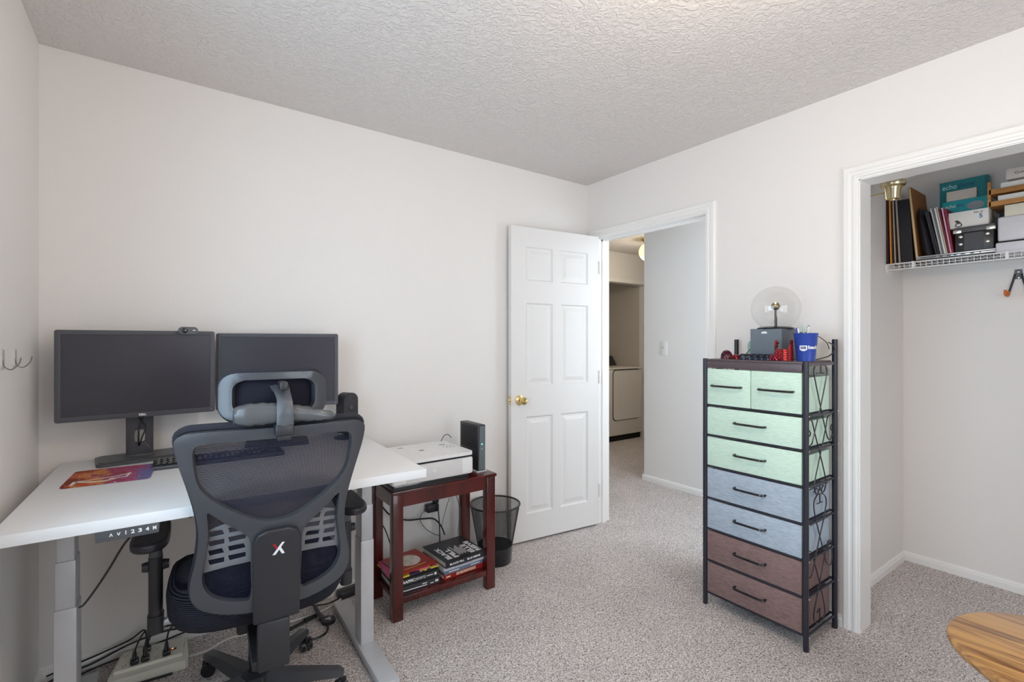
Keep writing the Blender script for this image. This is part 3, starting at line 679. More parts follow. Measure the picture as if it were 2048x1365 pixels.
# seat
def seat():
    s = MB(); n = 28; prof = []
    vs = []; fs = []
    lay = [(.86, .405), (.97, .415), (1.02, .44), (1.03, .47), (1.0, .500), (.93, .515), (.80, .522), (.5, .520), (.01, .518)]
    N = 48
    for k, z in lay:
        for i in range(N):
            a = 2*pi*i/N; c, q = cos(a), sin(a); r = 1/((abs(c)**3.4+abs(q)**3.4)**(1/3.4))
            x = .262*r*c*k-.002; y = .245*r*q*k
            zz = z+(.018*(abs(x)/.26)**3 if z > .45 else 0)-(.05*max(0, y/.245-.6) if True else 0)
            vs.append((x, y, zz))
    for j in range(len(lay)-1):
        for i in range(N): fs.append((j*N+i, j*N+(i+1) % N, (j+1)*N+(i+1) % N, (j+1)*N+i))
    fs.append(tuple(range(N-1, -1, -1))); s._add(vs, fs); s.build('seat', M_seat, CH, ang=60)
seat()
s = MB(); s.box((-.16, -.14, .375), (.16, .17, .404), .008); s.build('seat_plate', M_black, CH)
s = MB(); s.box((-.075, -.10, .31), (.06, .12, .375), .01); s.build('tilt_mechanism', M_black, CH)
for sg, lx in ((-1, 'left'), (1, 'right')):
    x = sg*.302
    s = MB(); s.tube([(sg*.14, -.0, .385), (sg*.23, -.0, .385), (x, -.0, .372)], .013, 10); s.build('arm_bracket', M_silver, CH)
    s = MB(); s.prism(rrect(.038, .052, .016, 5, cx=x, cy=0), .355, .60); s.prism(rrect(.044, .058, .018, 5, cx=x, cy=0), .355, .41); ar = s.build('armrest_post', M_black, CH)
    s = MB(); s.prism(rrect(.036, .046, .014, 5, cx=x, cy=0), .60, .652); s.build('post_slide', M_greyp, ar)
    for q in (1, -1):
        s = MB(); s.cyl((x+q*.019, 0, .568), (x+q*.036, 0, .568), .017, .014); s.build('adjuster_knob', M_black, ar)
        s = MB(); s.cyl((x+q*.036, 0, .568), (x+q*.0375, 0, .568), .012); s.build('knob_cap', M_silver, ar)
    s = MB(); px = sg*.312
    pp = crv2([(px-.046, -.10), (px-.05, .02), (px-.040, .115), (px, .135), (px+.040, .115), (px+.05, .02), (px+.046, -.10), (px, -.135)], 5)
    s.prism(pp, .655, .685)
    o = s.build('armrest_pad', mat('soft_black_pad', (.02, .017, .024), .38, spec=.6), CH, ang=60)
    bv = o.modifiers.new('b', 'BEVEL'); bv.width = .010; bv.segments = 3; bv.limit_method = 'ANGLE'
# gas column and five-star base
hx, hy = -.010, .008
s = MB(); s.cyl((hx, hy, .17), (hx, hy, .31), .014, n=20); s.build('gas_lift', M_chrome, CH)
s = MB(); s.cyl((hx, hy, .085), (hx, hy, .21), .026, .024, n=24); s.build('column_sleeve', M_blackg, CH)
s = MB(); s.lathe([(.0, .055), (.05, .055), (.052, .08), (.048, .112), (.030, .120), (0, .120)], c=(hx, hy, 0)); s.build('base_hub', M_black, CH)
for k in range(5):
    a = radians(-24+72*k); Mr = Matrix.Translation((hx, hy, 0)) @ Matrix.Rotation(a, 4, 'Z')
    s = MB(); vs = []
    for x, w_, z0, z1 in ((.03, .030, .062, .112), (.12, .026, .066, .110), (.22, .022, .072, .104), (.285, .022, .075, .098), (.305, .014, .072, .088)):
        vs += [(x, -w_, z0), (x, w_, z0), (x, w_*.72, z1), (x, -w_*.72, z1)]
    fs = [(0, 1, 2, 3), (16, 17, 18, 19)]+[(j*4+i, j*4+(i+1) % 4, j*4+4+(i+1) % 4, j*4+4+i) for j in range(4) for i in range(4)]
    s._add(vs, fs, Mr); ar = s.build('base_arm', M_frame, CH, ang=25)
    ca = a+radians(50); Mc = Matrix.Translation(Mr @ Vector((.300, 0, 0))) @ Matrix.Rotation(ca, 4, 'Z')
    s = MB(); s.cyl(Mr @ Vector((.295, 0, .055)), Mr @ Vector((.295, 0, .080)), .007); s.box((-.022, -.006, .030), (.016, .006, .060), .004, M=Mc); s.build('caster_fork', M_black, ar)
    for q in (-1, 1):
        s = MB(); s.cyl(Mc @ Vector((-.006, q*.008, .0275)), Mc @ Vector((-.006, q*.021, .0275)), .027, .025, n=24); s.build('caster_wheel', M_blackg, ar)

# leather neck cushion wedged between headrest and post
t = thing('neck_cushion', 'shiny grey leather neck cushion strapped across the chair headrest', 'cushion', tuple(CH.location+Matrix.Rotation(-radians(4), 3, 'Z') @ Vector((UC+.018, -.420, 1.091))), -radians(4)+radians(-1))
s = MB(); N = 20; vs = []; K = 26
for j in range(K+1):
    u = -1+2*j/K; a = (1-abs(u)**9)**.5 if abs(u) < 1 else 0
    a = max(a, .55 if u < 0 else .4); x = .134*u
    hz = (.034-.013*max(0, u+.75)/1.2*(1 if u < .45 else 1))*a+.0016*sin(j*2.1); hy_ = .021*a
    zc_ = .004*cos(u*3)+(-.010*u)
    for i in range(N):
        c, q = cos(2*pi*i/N), sin(2*pi*i/N)
        vs.append((x, .0+hy_*c, zc_+hz*(abs(q)**.7)*(1 if q > 0 else -1)+.0015*sin(9*u+i)))
fs = [(j*N+i, j*N+(i+1) % N, (j+1)*N+(i+1) % N, (j+1)*N+i) for j in range(K) for i in range(N)]+[tuple(range(N)), tuple(range(K*N, K*N+N))]
s._add(vs, fs); s.build('cushion_body', M_leather, t, ang=70)
s = MB(); s.tube([(-.134, 0, .022), (-.1355, 0, -.0), (-.134, 0, -.020)], .002, 6); s.build('seam', M_black, t)
#@@
# ------------------------------------------------------------------ side table, printer, router, books, bin
TX0, TX1, TY0, TY1, TZ = .868, 1.437, 2.135, 2.435, .605
t = thing('side_table', 'dark cherry wooden side table with a lower shelf under the printer', 'table', ((TX0+TX1)/2, (TY0+TY1)/2, 0))
cx, cy = (TX0+TX1)/2, (TY0+TY1)/2; hw, hd = (TX1-TX0)/2, (TY1-TY0)/2
s = MB(); s.box((-hw-.003, -hd-.004, TZ-.016), (hw+.006, hd+.004, TZ), .003); s.build('tabletop', M_cherry, t)
for sx in (-1, 1):
    for sy in (-1, 1):
        s = MB(); x, y = sx*(hw-.027), sy*(hd-.022); s.box((x-.026, y-.021, 0), (x+.026, y+.021, TZ-.0165), .003); s.build('leg', M_cherry, t)
for sy in (-1, 1):
    s = MB(); y = sy*(hd-.018); s.box((-hw+.0535, y-.010, TZ-.078), (hw-.0535, y+.010, TZ-.0165)); s.build('apron', M_cherry, t)
for sx in (-1, 1):
    s = MB(); x = sx*(hw-.018); s.box((x-.010, -hd+.0435, TZ-.078), (x+.010, hd-.0435, TZ-.0165)); s.build('apron', M_cherry, t)
s = MB(); s.box((-hw+.02, -hd+.044, .084), (hw-.02, hd-.044, .106), .002); s.box((-hw+.0535, -hd+.004, .075), (hw-.0535, -hd+.0435, .106), .002); s.build('shelf', M_cherry, t)

t = thing('printer', 'white flatbed printer with black base on top of the side table', 'printer', (1.070, 2.275, TZ))
s = MB(); s.box((-.205, -.150, .0), (.200, .150, .034), .010); s.build('base_tray', M_blackg, t)
s = MB(); s.box((-.215, -.168, .030), (.215, .158, .118), .014, seg=3); s.build('body', M_white, t)
s = MB(); s.box((-.212, -.1655, .1175), (.212, .155, .1255)); s.build('lid_gap', M_dark, t)
s = MB(); s.prism(rrect(.432, .326, .022, 5, cy=-.005), .1255, .142); o = s.build('scanner_lid', M_white, t, ang=30)
s = MB(); s.box((-.145, -.1702, .036), (.150, -.168, .112), .001); s.build('output_cover', mat('pearl_plastic', (.66, .66, .66), .35), t)
s = MB(); s.prism([(-.01, .0), (.008, -.012), (.026, 0), (.008, .012)], .142, .1424); s.build('lid_sticker', M_greyp, t)
s = MB(); s.cbox((-.06, .11, .1421), (.03, .008, .0004)); s.cbox((.155, .06, .1421), (.035, .012, .0004)); s.build('lid_print', M_greyp, t)
for k in range(6):
    s = MB(); s.cyl((.145+.02*(k % 3), .02-.035*(k//3), .142), (.145+.02*(k % 3), .02-.035*(k//3), .1432), .005, n=10); s.build('button', mat('button_grey', (.5, .5, .52), .4), t)
s = MB(); s.cyl((-.005, -.1702, .078), (-.005, -.1712, .078), .010); s.build('round_mark', mat('pale_mark', (.75, .75, .72), .3), t)

t = thing('router', 'tall black router standing on its silver foot at the right end of the side table', 'router', (1.386, 2.285, TZ), radians(1))
s = MB(); s.box((-.024, -.092, .008), (.024, .092, .252), .004); s.build('case', M_black, t)
s = MB(); s.box((-.032, -.097, 0), (.032, .097, .009), .003); s.build('stand_foot', M_silver, t)
s = MB(); s.prism([(-.020, .014), (.020, .014), (.016, .246), (-.012, .246)], .0923, .0945, M=Matrix(((1, 0, 0, 0), (0, 0, -1, 0), (0, 1, 0, 0), (0, 0, 0, 1)))); s.build('front_panel', mat('slate_panel', (.13, .16, .17), .3), t)
s = MB(); s.cyl((0, -.0945, .150), (0, -.0955, .150), .0035, n=10); s.build('status_light', mat('green_led', (.1, .8, .5), .4, emit=(.2, 1, .7, 2.5)), t)
s = MB(); s.cyl((0, -.0945, .125), (0, -.0955, .125), .003, n=10); s.build('status_light', mat('dim_led', (.5, .6, .6), .4), t)
for k in range(15):
    s = MB()
    for j in range(11):
        y = -.075+k*.0105; z = .13+j*.0105
        s.cbox((-.0243, y, z), (.0012, .0062, .0062))
    s.build('vent_column', M_dark, t)['kind'] = 'stuff'

def book(name, label, c, dx, dy, dz, rz, cover, spine=None, pages=M_pages, grp=None, sp='-y'):
    """lying book, spine towards the room (-y)"""
    t = thing(name, label, 'book', c, rz, grp)
    s = MB(); e = .003 if dz > .012 else .0008
    s.box((-dx/2, -dy/2, 0), (dx/2, dy/2, e)); s.box((-dx/2, -dy/2, dz-e), (dx/2, dy/2, dz)); s.box((-dx/2, -dy/2-.0005, 0), (dx/2, -dy/2+e, dz)); s.build('cover', cover, t, smooth=False)
    s = MB(); s.box((-dx/2+.004, -dy/2+e+.0005, e+.0001), (dx/2-.004, dy/2-.004, dz-e-.0001)); s.build('pages', pages, t, smooth=False)
    return t
z = .1065
B = [  # left pile, bottom first
 ('dark grey paperback with white strokes on its spine, bottom of the left pile', (1.016, 2.280), .225, .220, .030, -2, mat('charcoal_cover', (.035, .037, .045), .4)),
 ('black paperback with bold white lettering on its spine in the left pile on the shelf', (1.014, 2.284), .220, .215, .030, 0, mat('black_cover', (.022, .024, .028), .4)),
 ('thin white booklet lying on the black lettered paperback in the left pile', (1.01, 2.30), .22, .20, .007, 3, M_paper),
 ('glossy yellow and purple magazine under the red book on the shelf', (1.010, 2.285), .240, .205, .006, 4, 'mag'),
 ('pink edged magazine sticking out to the left of the shelf pile', (.985, 2.300), .205, .195, .005, -6, mat('pink_cover', 'd0608a', .4)),
 ('dark red softcover with a round pale picture, topmost of the left pile', (1.015, 2.290), .195, .190, .012, 8, mat('brick_cover', '8c2218', .35))]
def mag():
    m = mat('magazine_print', 'c9b53a', .3); nt, b = nodes(m); tc = nt.nodes.new('ShaderNodeTexCoord')
    v = nt.nodes.new('ShaderNodeTexNoise'); v.inputs['Scale'].default_value = 14; nt.links.new(tc.outputs['Object'], v.inputs[0])
    r = nt.nodes.new('ShaderNodeValToRGB'); r.color_ramp.interpolation = 'CONSTANT'; e = r.color_ramp.elements
    e[0].color = hexc('3a2a4c'); e[1].color = hexc('d8c63e'); e[1].position = .46; e.new(.58).color = hexc('b24a6c'); e.new(.66).color = hexc('e6dcc8')
    nt.links.new(v.outputs['Fac'], r.inputs[0]); nt.links.new(r.outputs[0], b.inputs['Base Color']); return m
pile = []
for lb, (x, y), dx, dy, dz, rz, cv in B:
    pile.append(book('book', lb, (x, y, z), dx, dy, dz, radians(rz), mag() if cv == 'mag' else cv, pages=M_paper)); z += dz+.0006
b0, b1, _, _, _, b5 = pile
s = MB(); s.box((-.10, -.1112, .006), (.045, -.1108, .010)); s.box((.02, -.1112, .016), (.045, -.1108, .020)); s.box((.062, -.1112, .008), (.080, -.1108, .012)); s.box((.088, -.1112, .010), (.104, -.1108, .020)); s.build('spine_print', M_whiteink, b0)
text('TRAFFIC', 'spine_lettering', M_whiteink, b1, (-.055, -.1083, .015), (1, 0, 0), (0, 0, 1), .018, width=.075, bold=.0007)
text('[SECRETS]', 'spine_lettering', M_whiteink, b1, (.012, -.1083, .015), (1, 0, 0), (0, 0, 1), .016, width=.052)
s = MB(); s.box((.086, -.1083, .009), (.098, -.1080, .021)); s.box((.045, -.1083, .013), (.078, -.1080, .017)); s.build('spine_print', M_whiteink, b1)
s = MB(); s.lathe([(0, .0122), (.062, .0122), (.062, .0126), (0, .0126)], c=(-.005, .0, 0), n=36); s.build('round_picture', mat('picture_print', (.55, .52, .48), .6, noise=(45, .55)), b5)
s = MB(); s.box((-.075, -.082, .0122), (.05, -.074, .0125)); s.build('title_print', mat('gold_print', 'c98f4a', .5), b5)
z = .1065
R_ = [('red softcover with a boxed pale title on its spine, bottom of the right pile', (1.262, 2.275), .235, .205, .026, mat('scarlet_cover', '8f1f1b', .35)),
      ('slate blue softcover second from the bottom of the right pile', (1.262, 2.275), .230, .210, .020, mat('slate_cover', '66788f', .4)),
      ('white hardback directly under the black hardback in the right pile', (1.260, 2.272), .240, .215, .019, mat('pale_cover', 'c9ccd6', .4)),
      ('black hardback with large white capitals, topmost of the right pile on the shelf', (1.262, 2.272), .240, .245, .030, mat('jet_cover', (.018, .018, .024), .35))]
pr_ = []
for lb, (x, y), dx, dy, dz, cv in R_:
    pr_.append(book('book', lb, (x, y, z), dx, dy, dz, radians(2.5), cv, pages=M_pages)); z += dz+.0006
s = MB()
s.box((-.045, -.1032, .007), (-.027, -.1029, .020)); s.box((-.024, -.1032, .007), (.030, -.1029, .020)); s.box((.033, -.1032, .007), (.072, -.1029, .020)); s.box((-.105, -.1032, .008), (-.08, -.1029, .016)); s.build('title_boxes', mat('pale_box', 'dccfb4', .5), pr_[0])
for w_, x, wd in (('THE', -.036, .014), ('CYBORG', .003, .048), ('CODES', .052, .033)): text(w_, 'spine_lettering', M_red, pr_[0], (x, -.1034, .0135), (1, 0, 0), (0, 0, 1), .011, width=wd)
s = MB(); s.box((-.09, -.1057, .007), (-.03, -.1054, .011)); s.box((.04, -.1057, .007), (.095, -.1054, .011)); s.build('spine_print', M_whiteink, pr_[1])
s = MB(); s.box((-.06, -.1082, .007), (.05, -.1079, .0105)); s.build('spine_print', mat('grey_ink', (.3, .3, .34), .5), pr_[2])
for w_, x, wd in (('BLACK PILL', -.055, .085), ('ELLE REEVE', .045, .08)): text(w_, 'spine_lettering', M_whiteink, pr_[3], (x, -.1232, .015), (1, 0, 0), (0, 0, 1), .012, width=wd, bold=.0004)
for w_, x, wd, h_ in (('BLACK', -.078, .15, .036), ('PILL', -.038, .115, .036), ('ELLE', .060, .115, .036), ('REEVE', .096, .14, .036)):
    text(w_, 'cover_lettering', M_whiteink, pr_[3], (x, -.10+wd/2, .0304), (0, 1, 0), (-1, 0, 0), h_, width=wd, bold=.0012)
s = MB()
for k in range(7): s.box((-.014+k*.0085, -.085+.01*(k % 2), .0302), (-.011+k*.0085, .03-.012*((k*3) % 4), .0305))
s.build('subtitle_print', M_whiteink, pr_[3])

t = thing('wastebasket', 'black wire mesh wastebasket between the side table and the open door', 'bin', (1.612, 2.400, 0))
s = MB(); s.shell([(.103, .10), (.146, .335)], n=48); s.build('mesh_wall', M_binmesh, t)
s = MB(); s.lathe([(0, .001), (.096, .001), (.099, .006), (.104, .100), (.101, .100), (.096, .010), (0, .010)], n=48); s.build('base_pan', M_blackg, t)
s = MB(); s.tube([(.147*cos(2*pi*i/48), .147*sin(2*pi*i/48), .338) for i in range(48)], .0055, 8, closed=True); s.build('rim', M_black, t)
s = MB()
for i in range(96):
    a = 2*pi*i/96; s.tube([(.1035*cos(a), .1035*sin(a), .098), (.1465*cos(a), .1465*sin(a), .336)], .0006, 4)
s.build('wall_wires', M_black, t)['kind'] = 'stuff'
s = MB(); s.cbox((.085, -.058, .045), (.012, .012, .006), .001); s.build('sticker', M_silver, t)

# ------------------------------------------------------------------ outlets, plugs, cables
def cord(name, label, pts, r=.003, m=None, cat='cable', smooth=8, parent=None):
    s = MB(); s.tube(pts, r, 8, smooth=smooth); o = s.build(name, m or M_cable, parent)
    return tag(o, label, cat) if parent is None else o
t = thing('wall_outlet', 'white wall outlet behind the side table with a black adapter plugged in', 'outlet', (1.30, YB, .365))
s = MB(); s.box((-.036, -.006, -.058), (.036, 0, .058), .002); s.build('outlet_plate', M_white, t)
t = thing('power_adapter', 'small black power adapter hanging in the outlet behind the side table', 'adapter', (1.268, YB-.0065, .345))
s = MB(); s.box((-.036, -.042, -.022), (.036, 0, .022), .006); s.build('adapter_body', M_black, t)
s = MB(); s.box((.01, -.034, .022), (.04, 0, .052), .008); s.build('plug_head', M_black, t)
cord('cable', 'thick black cable looping from the left to the middle behind the side table', [(.93, 2.48, .46), (1.00, 2.50, .37), (1.10, 2.52, .315), (1.20, 2.52, .30), (1.27, 2.52, .285), (1.31, 2.51, .24), (1.325, 2.49, .19)], .0045)
cord('cable', 'thin black cable drooping from the black adapter behind the table', [(1.235, 2.53, .345), (1.20, 2.53, .325), (1.19, 2.53, .29), (1.22, 2.52, .24), (1.27, 2.51, .20), (1.30, 2.50, .19)], .0018)
cord('cable', 'black cable with white plug tip dropping straight behind the book pile', [(1.29, 2.51, .355), (1.292, 2.50, .30), (1.292, 2.49, .23), (1.285, 2.475, .14)], .0036)
cord('cable', 'thin dark cable hanging from the table top behind the white one', [(1.37, 2.47, .51), (1.355, 2.48, .42), (1.33, 2.49, .33), (1.31, 2.50, .24)], .0014)
cord('cable', 'thick white cable curving down beside the rear right table leg', [(1.352, 2.455, .52), (1.375, 2.46, .44), (1.40, 2.46, .36), (1.405, 2.46, .28), (1.39, 2.455, .20), (1.385, 2.45, .15)], .0045, M_cablew)
cord('cable', 'black cable running down at the left end behind the side table', [(.93, 2.50, .37), (.965, 2.49, .31), (.985, 2.47, .24), (1.00, 2.46, .16)], .003)
cord('cable', 'short grey cable end curling on the printer lid beside the router', [(1.26, 2.41, TZ+.1450), (1.285, 2.425, TZ+.168), (1.315, 2.435, TZ+.172), (1.34, 2.44, TZ+.15)], .0022, M_greyp)

# big surge protector on the floor
t = thing('power_strip', 'ivory surge protector strip on the carpet under the desk', 'power strip', (-.028, 2.425, 0), radians(-3))
s = MB(); s.prism([(-.125, -.088), (.115, -.088), (.125, -.075), (.118, .088), (-.105, .088), (-.128, -.07)], .0, .034); s.prism([(-.112, -.050), (.105, -.050), (.108, .078), (-.098, .078)], .034, .046); s.build('strip_body', M_ivory, t, ang=25)
for r in range(2):
    for k in range(5):
        x, y = -.085+k*.034, -.030+r*.070
        s = MB()
        for dx, dy in ((-.005, .006), (.006, .006), (0, -.006)): s.cbox((x+dx, y+dy, .0463), (.0022, .005, .0008))
        s.build('socket', M_dark, t)
s = MB(); s.cbox((.068, -.004, .0475), (.030, .010, .004), .001); sw = s.build('switch', M_black, t)
s = MB(); s.cbox((.070, -.004, .0497), (.006, .005, .001)); s.build('switch_glow', mat('orange_glow', (.8, .15, .03), .4, emit=(1, .2, .05, 3)), sw)
for k in range(3):
    s = MB(); s.cbox((.103, .02+.012*k, .0348), (.012, .006, .0006)); s.build('printed_label', mat('grey_print', (.15, .15, .15), .6), t)
Mt = Matrix.Translation((-.028, 2.425, 0)) @ Matrix.Rotation(radians(-3), 4, 'Z')
plugs = [((-.051, -.030), [(-.03, .09, .10), (.02, .12, .09), (.10, .10, .10), (.14, .13, .14)], 'leftmost'), ((-.017, -.030), [(-.0, .02, .13), (.0, .06, .20), (.02, .10, .24)], 'middle'), ((.051, -.030), [(.06, .02, .12), (.10, .06, .13), (.13, .10, .11)], 'right-hand'), ((-.017, .040), [(-.03, .07, .12), (-.08, .10, .08), (-.20, .10, .05), (-.33, .11, .02)], 'rear')]
for (x, y), path, wh in plugs:
    p = Mt @ Vector((x, y, .0468)); t = thing('power_plug', f'{wh} black power plug standing in the ivory surge protector', 'plug', tuple(p), 0, 'plugs in the surge protector')
    s = MB(); s.box((-.014, -.016, 0), (.014, .016, .018), .005); s.cyl((0, 0, .017), (0, .012, .046), .010, .005, n=10); s.build('plug_head', M_blackg, t)
    P = [Vector((0, .011, .044))]+[(Mt @ Vector(q))-p for q in path]
    s = MB(); s.tube(P, .0032, 8, smooth=7); s.build('cord', M_cable, t)
cord('cable', 'black cable lying along the baseboard left of the surge protector', [(-.36, 2.50, .012), (-.30, 2.53, .02), (-.22, 2.535, .025), (-.10, 2.535, .06), (.02, 2.54, .07), (.10, 2.53, .06)], .004)
cord('cable', 'second black cable trailing along the baseboard past the desk leg', [(-.34, 2.44, .006), (-.27, 2.50, .008), (-.18, 2.535, .010), (-.08, 2.548, .012), (.04, 2.55, .03), (.16, 2.54, .05)], .0035)
cord('cable', 'black cable crossing the carpet in front of the surge protector', [(-.30, 2.24, .006), (-.24, 2.30, .006), (-.17, 2.325, .006), (-.08, 2.322, .006), (.04, 2.315, .006)], .0045)
cord('cable', 'ivory cord of the surge protector running right across the carpet', [(.096, 2.39, .012), (.16, 2.40, .006), (.24, 2.44, .006), (.34, 2.43, .006), (.50, 2.42, .007), (.62, 2.41, .007)], .0055, M_cablew)
cord('cable', 'white cable curving on the carpet behind the right desk leg', [(.60, 2.42, .007), (.68, 2.445, .007), (.78, 2.515, .007), (.84, 2.54, .008)], .0055, M_cablew)
cord('cable', 'black cable crossing the white one near the right desk foot', [(.60, 2.50, .01), (.66, 2.46, .017), (.74, 2.49, .010), (.82, 2.49, .006), (.90, 2.46, .006)], .0032)
cord('cable', 'black cable arc on the carpet under the chair', [(.60, 2.36, .008), (.62, 2.30, .006), (.60, 2.24, .006), (.55, 2.22, .006), (.48, 2.24, .006)], .0045)
for k in (0, 1): cord('cable', ('upper', 'lower')[k]+' of two parallel black cables beside the round disc under the chair', [(.38, 2.33+.016*k, .006), (.47, 2.35+.016*k, .006), (.55, 2.375+.014*k, .010)], .0035, smooth=4)
t = thing('cable_connector', 'fat black cable connector lying on the carpet under the chair', 'connector', (.575, 2.392, .0), radians(18))
s = MB(); s.cyl((-.035, 0, .011), (.03, 0, .011), .011, .008, n=14); s.build('connector_body', M_black, t)
t = thing('round_plug', 'round black disc with white scribbled print lying by the desk foot', 'plug', (.632, 2.325, 0), radians(20))
s = MB(); s.lathe([(0, 0), (.030, 0), (.032, .006), (.030, .016), (0, .017)], n=28); s.build('disc', M_black, t)
s = MB()
for a, b in (((-.015, .006), (.012, .009)), ((-.012, .0), (.015, .003)), ((-.008, -.007), (.008, -.004)), ((-.004, -.013), (.006, -.009))): s.box((a[0], a[1], .0172), (b[0], b[1], .0176))
s.build('white_print', M_whiteink, t)
s = MB(); s.tube([(-.005, .028, .012), (-.012, .06, .03), (-.01, .09, .05)], .010, 8, smooth=4); s.build('strain_relief', M_greyp, t)
t = thing('power_brick', 'black power brick on the floor against the baseboard left of the desk leg', 'adapter', (.80, 2.515, 0), radians(8))
s = MB(); s.box((-.07, -.028, .0), (.07, .028, .036), .006); s.build('brick_body', M_black, t)
# cables under the desk
s_ = [(-.05, 1.765, .767), (-.085, 1.775, .72), (-.118, 1.83, .645), (-.155, 1.92, .56), (-.19, 2.0, .488), (-.205, 2.04, .465)]
cord('cable', 'thin black cable hanging from the desk controller to the left leg', s_, .0032)
def loops():
    t = thing('cable_bundle', 'bundle of looped black cables hanging under the desk behind the chair', 'cables', (.10, 2.20, .79))
    for k, (x, w_, h_) in enumerate(((-.03, .022, .12), (-.005, .018, .15), (.02, .025, .13), (.01, .012, .10))):
        s = MB(); s.tube([(x-w_*.4, 0, 0), (x-w_, .008*k, -h_*.5), (x-w_*.6, .01, -h_*.95), (x+w_*.3, .012, -h_), (x+w_, .01, -h_*.6), (x+w_*.3, 0, -.01)], .0032, 7, smooth=6); s.build('loop', M_cable, t)
    s = MB(); s.tube([(-.05, 0, -.02), (.04, .01, -.05), (.10, .02, -.12)], .0028, 6, smooth=5); s.build('loose_end', M_cable, t)
    s = MB(); s.box((-.012, -.008, -.10), (.006, .012, -.005), .003); s.build('adapter', M_black, t)
loops()
#@@
# ------------------------------------------------------------------ fabric drawer chest
t = thing('drawer_chest', 'tall narrow chest of mint, blue and brown fabric drawers in a black metal frame', 'chest', (2.342, 1.165, 0))
CX, CY = 2.342, 1.165; fx, bx = 2.198-CX, 2.486-CX; ly, ry = 1.397-CY, .932-CY
for x, y, z1 in ((fx, ly, 1.218), (fx, ry, 1.218), (bx, ly, 1.312), (bx, ry, 1.312)):
    s = MB(); s.cyl((x, y, 0), (x, y, z1), .0115, n=16); s.build('post', M_metal, t)
rails = [.062, .222, .378, .530, .687, .840, .987]
for z in rails:
    s = MB(); s.tube([(fx, ly, z), (fx, ry, z)], .0055, 8); s.tube([(bx, ly, z), (bx, ry, z)], .0055, 8); s.tube([(fx, ly, z-.004), (bx, ly, z-.004)], .005, 8); s.tube([(fx, ry, z-.004), (bx, ry, z-.004)], .005, 8)
    s.box((fx+.01, ry+.012, z+.0005), (bx-.006, ly-.012, z+.004)); s.build('rail', M_metal, t)
    for y, sg in ((ly, 1), (ry, -1)):
        s = MB(); s.ball((fx, y+sg*.013, z), .0035, 8); s.ball((bx, y+sg*.013, z), .0035, 8); s.build('bolt', M_chrome, t)['kind'] = 'stuff'
s = MB(); s.box((fx-.006, ry+.010, 1.206), (bx-.012, ly-.010, 1.216), .002); s.box((fx-.008, ry+.012, 1.172), (fx+.004, ly-.012, 1.2055), .002)
s.box((fx, ry-.004, 1.196), (bx, ry+.009, 1.210)); s.box((fx, ly-.009, 1.196), (bx, ly+.004, 1.210)); s.build('top_board', mat('dark_walnut_top', (.10, .075, .085), .4, noise=(40, .2)), t)
def drawer(y0, y1, z0, z1, m, hl, hy):
    s = MB(); x0 = fx-.006; x1 = bx-.014
    s.box((x0, y0, z0), (x0+.014, y1, z1), .003)
    f = s.build('drawer', m, t)
    s = MB(); s.box((x0+.0145, y0+.004, z0+.001), (x1, y1-.004, z1-.022)); s.build('drawer_body', m, f, smooth=False)
    zc = (z0+z1)/2+.006; h = MB(); a = hy-hl/2; b = hy+hl/2
    h.tube([(x0, a, zc), (x0-.014, a, zc), (x0-.024, a+.010, zc), (x0-.026, a+.03, zc), (x0-.026, b-.03, zc), (x0-.024, b-.010, zc), (x0-.014, b, zc), (x0, b, zc)], .0052, 8, smooth=3); h.build('handle', M_blackg, f)
tops = [.222, .378, .530, .687, .840, .987]
mats6 = [M_brown, M_brown, M_blue, M_blue, M_mint, M_mint]
for z0, z1, m_ in zip(rails[:6], tops, mats6): drawer(ry+.014, ly-.014, z0+.006, z1-.008, m_, .142, .003)
drawer(.0015, ly-.014, .993, 1.168, M_mint, .145, 1.281-CY); drawer(ry+.014, -.0015, .993, 1.168, M_mint, .146, 1.051-CY)
# scrollwork on both sides
SCR = [[(2.352, 1.198), (2.292, 1.2), (2.267, 1.177), (2.281, 1.134), (2.333, 1.017), (2.382, .916), (2.404, .875), (2.431, .862), (2.454, .885)],
       [(2.313, 1.202), (2.374, 1.198), (2.396, 1.173), (2.385, 1.13), (2.333, 1.017), (2.276, .914), (2.25, .868), (2.222, .858)],
       [(2.297, 1.165), (2.335, 1.163), (2.368, 1.162)], [(2.335, 1.165), (2.335, 1.196)],
       [(2.222, .978), (2.252, .958), (2.276, .909), (2.33, .807), (2.385, .693), (2.38, .655), (2.352, .640), (2.324, .67)],
       [(2.454, .974), (2.408, .967), (2.382, .912), (2.33, .807), (2.281, .71), (2.271, .679), (2.297, .640), (2.33, .668)],
       [(2.269, .655), (2.292, .668), (2.312, .655), (2.30, .636)], [(2.385, .655), (2.362, .668), (2.345, .655), (2.352, .636)],
       [(2.32, .641), (2.292, .634), (2.267, .609), (2.28, .551), (2.326, .455), (2.379, .344), (2.403, .312), (2.434, .300), (2.452, .33), (2.445, .40), (2.42, .412), (2.405, .38)],
       [(2.332, .639), (2.373, .624), (2.391, .589), (2.367, .527), (2.326, .455), (2.28, .365), (2.25, .31), (2.228, .30)],
       [(2.222, .415), (2.250, .399), (2.28, .34), (2.324, .252), (2.367, .152), (2.376, .103), (2.35, .084)],
       [(2.409, .414), (2.375, .36), (2.324, .252), (2.275, .156), (2.268, .11), (2.30, .084)],
       [(2.30, .60), (2.326, .60), (2.35, .60)], [(2.326, .60), (2.326, .636)],
       [(2.222, .925), (2.236, .912), (2.226, .90)], [(2.45, .93), (2.436, .915), (2.45, .90)], [(2.30, .13), (2.326, .14), (2.352, .13)], [(2.326, .08), (2.326, .14)]]
for side in (ry-.002, ly+.002):
    for P in SCR:
        s = MB(); s.tube([(x-CX, side, z) for x, z in P], .0026, 6, smooth=5); s.build('scroll_wire', M_metal, t)
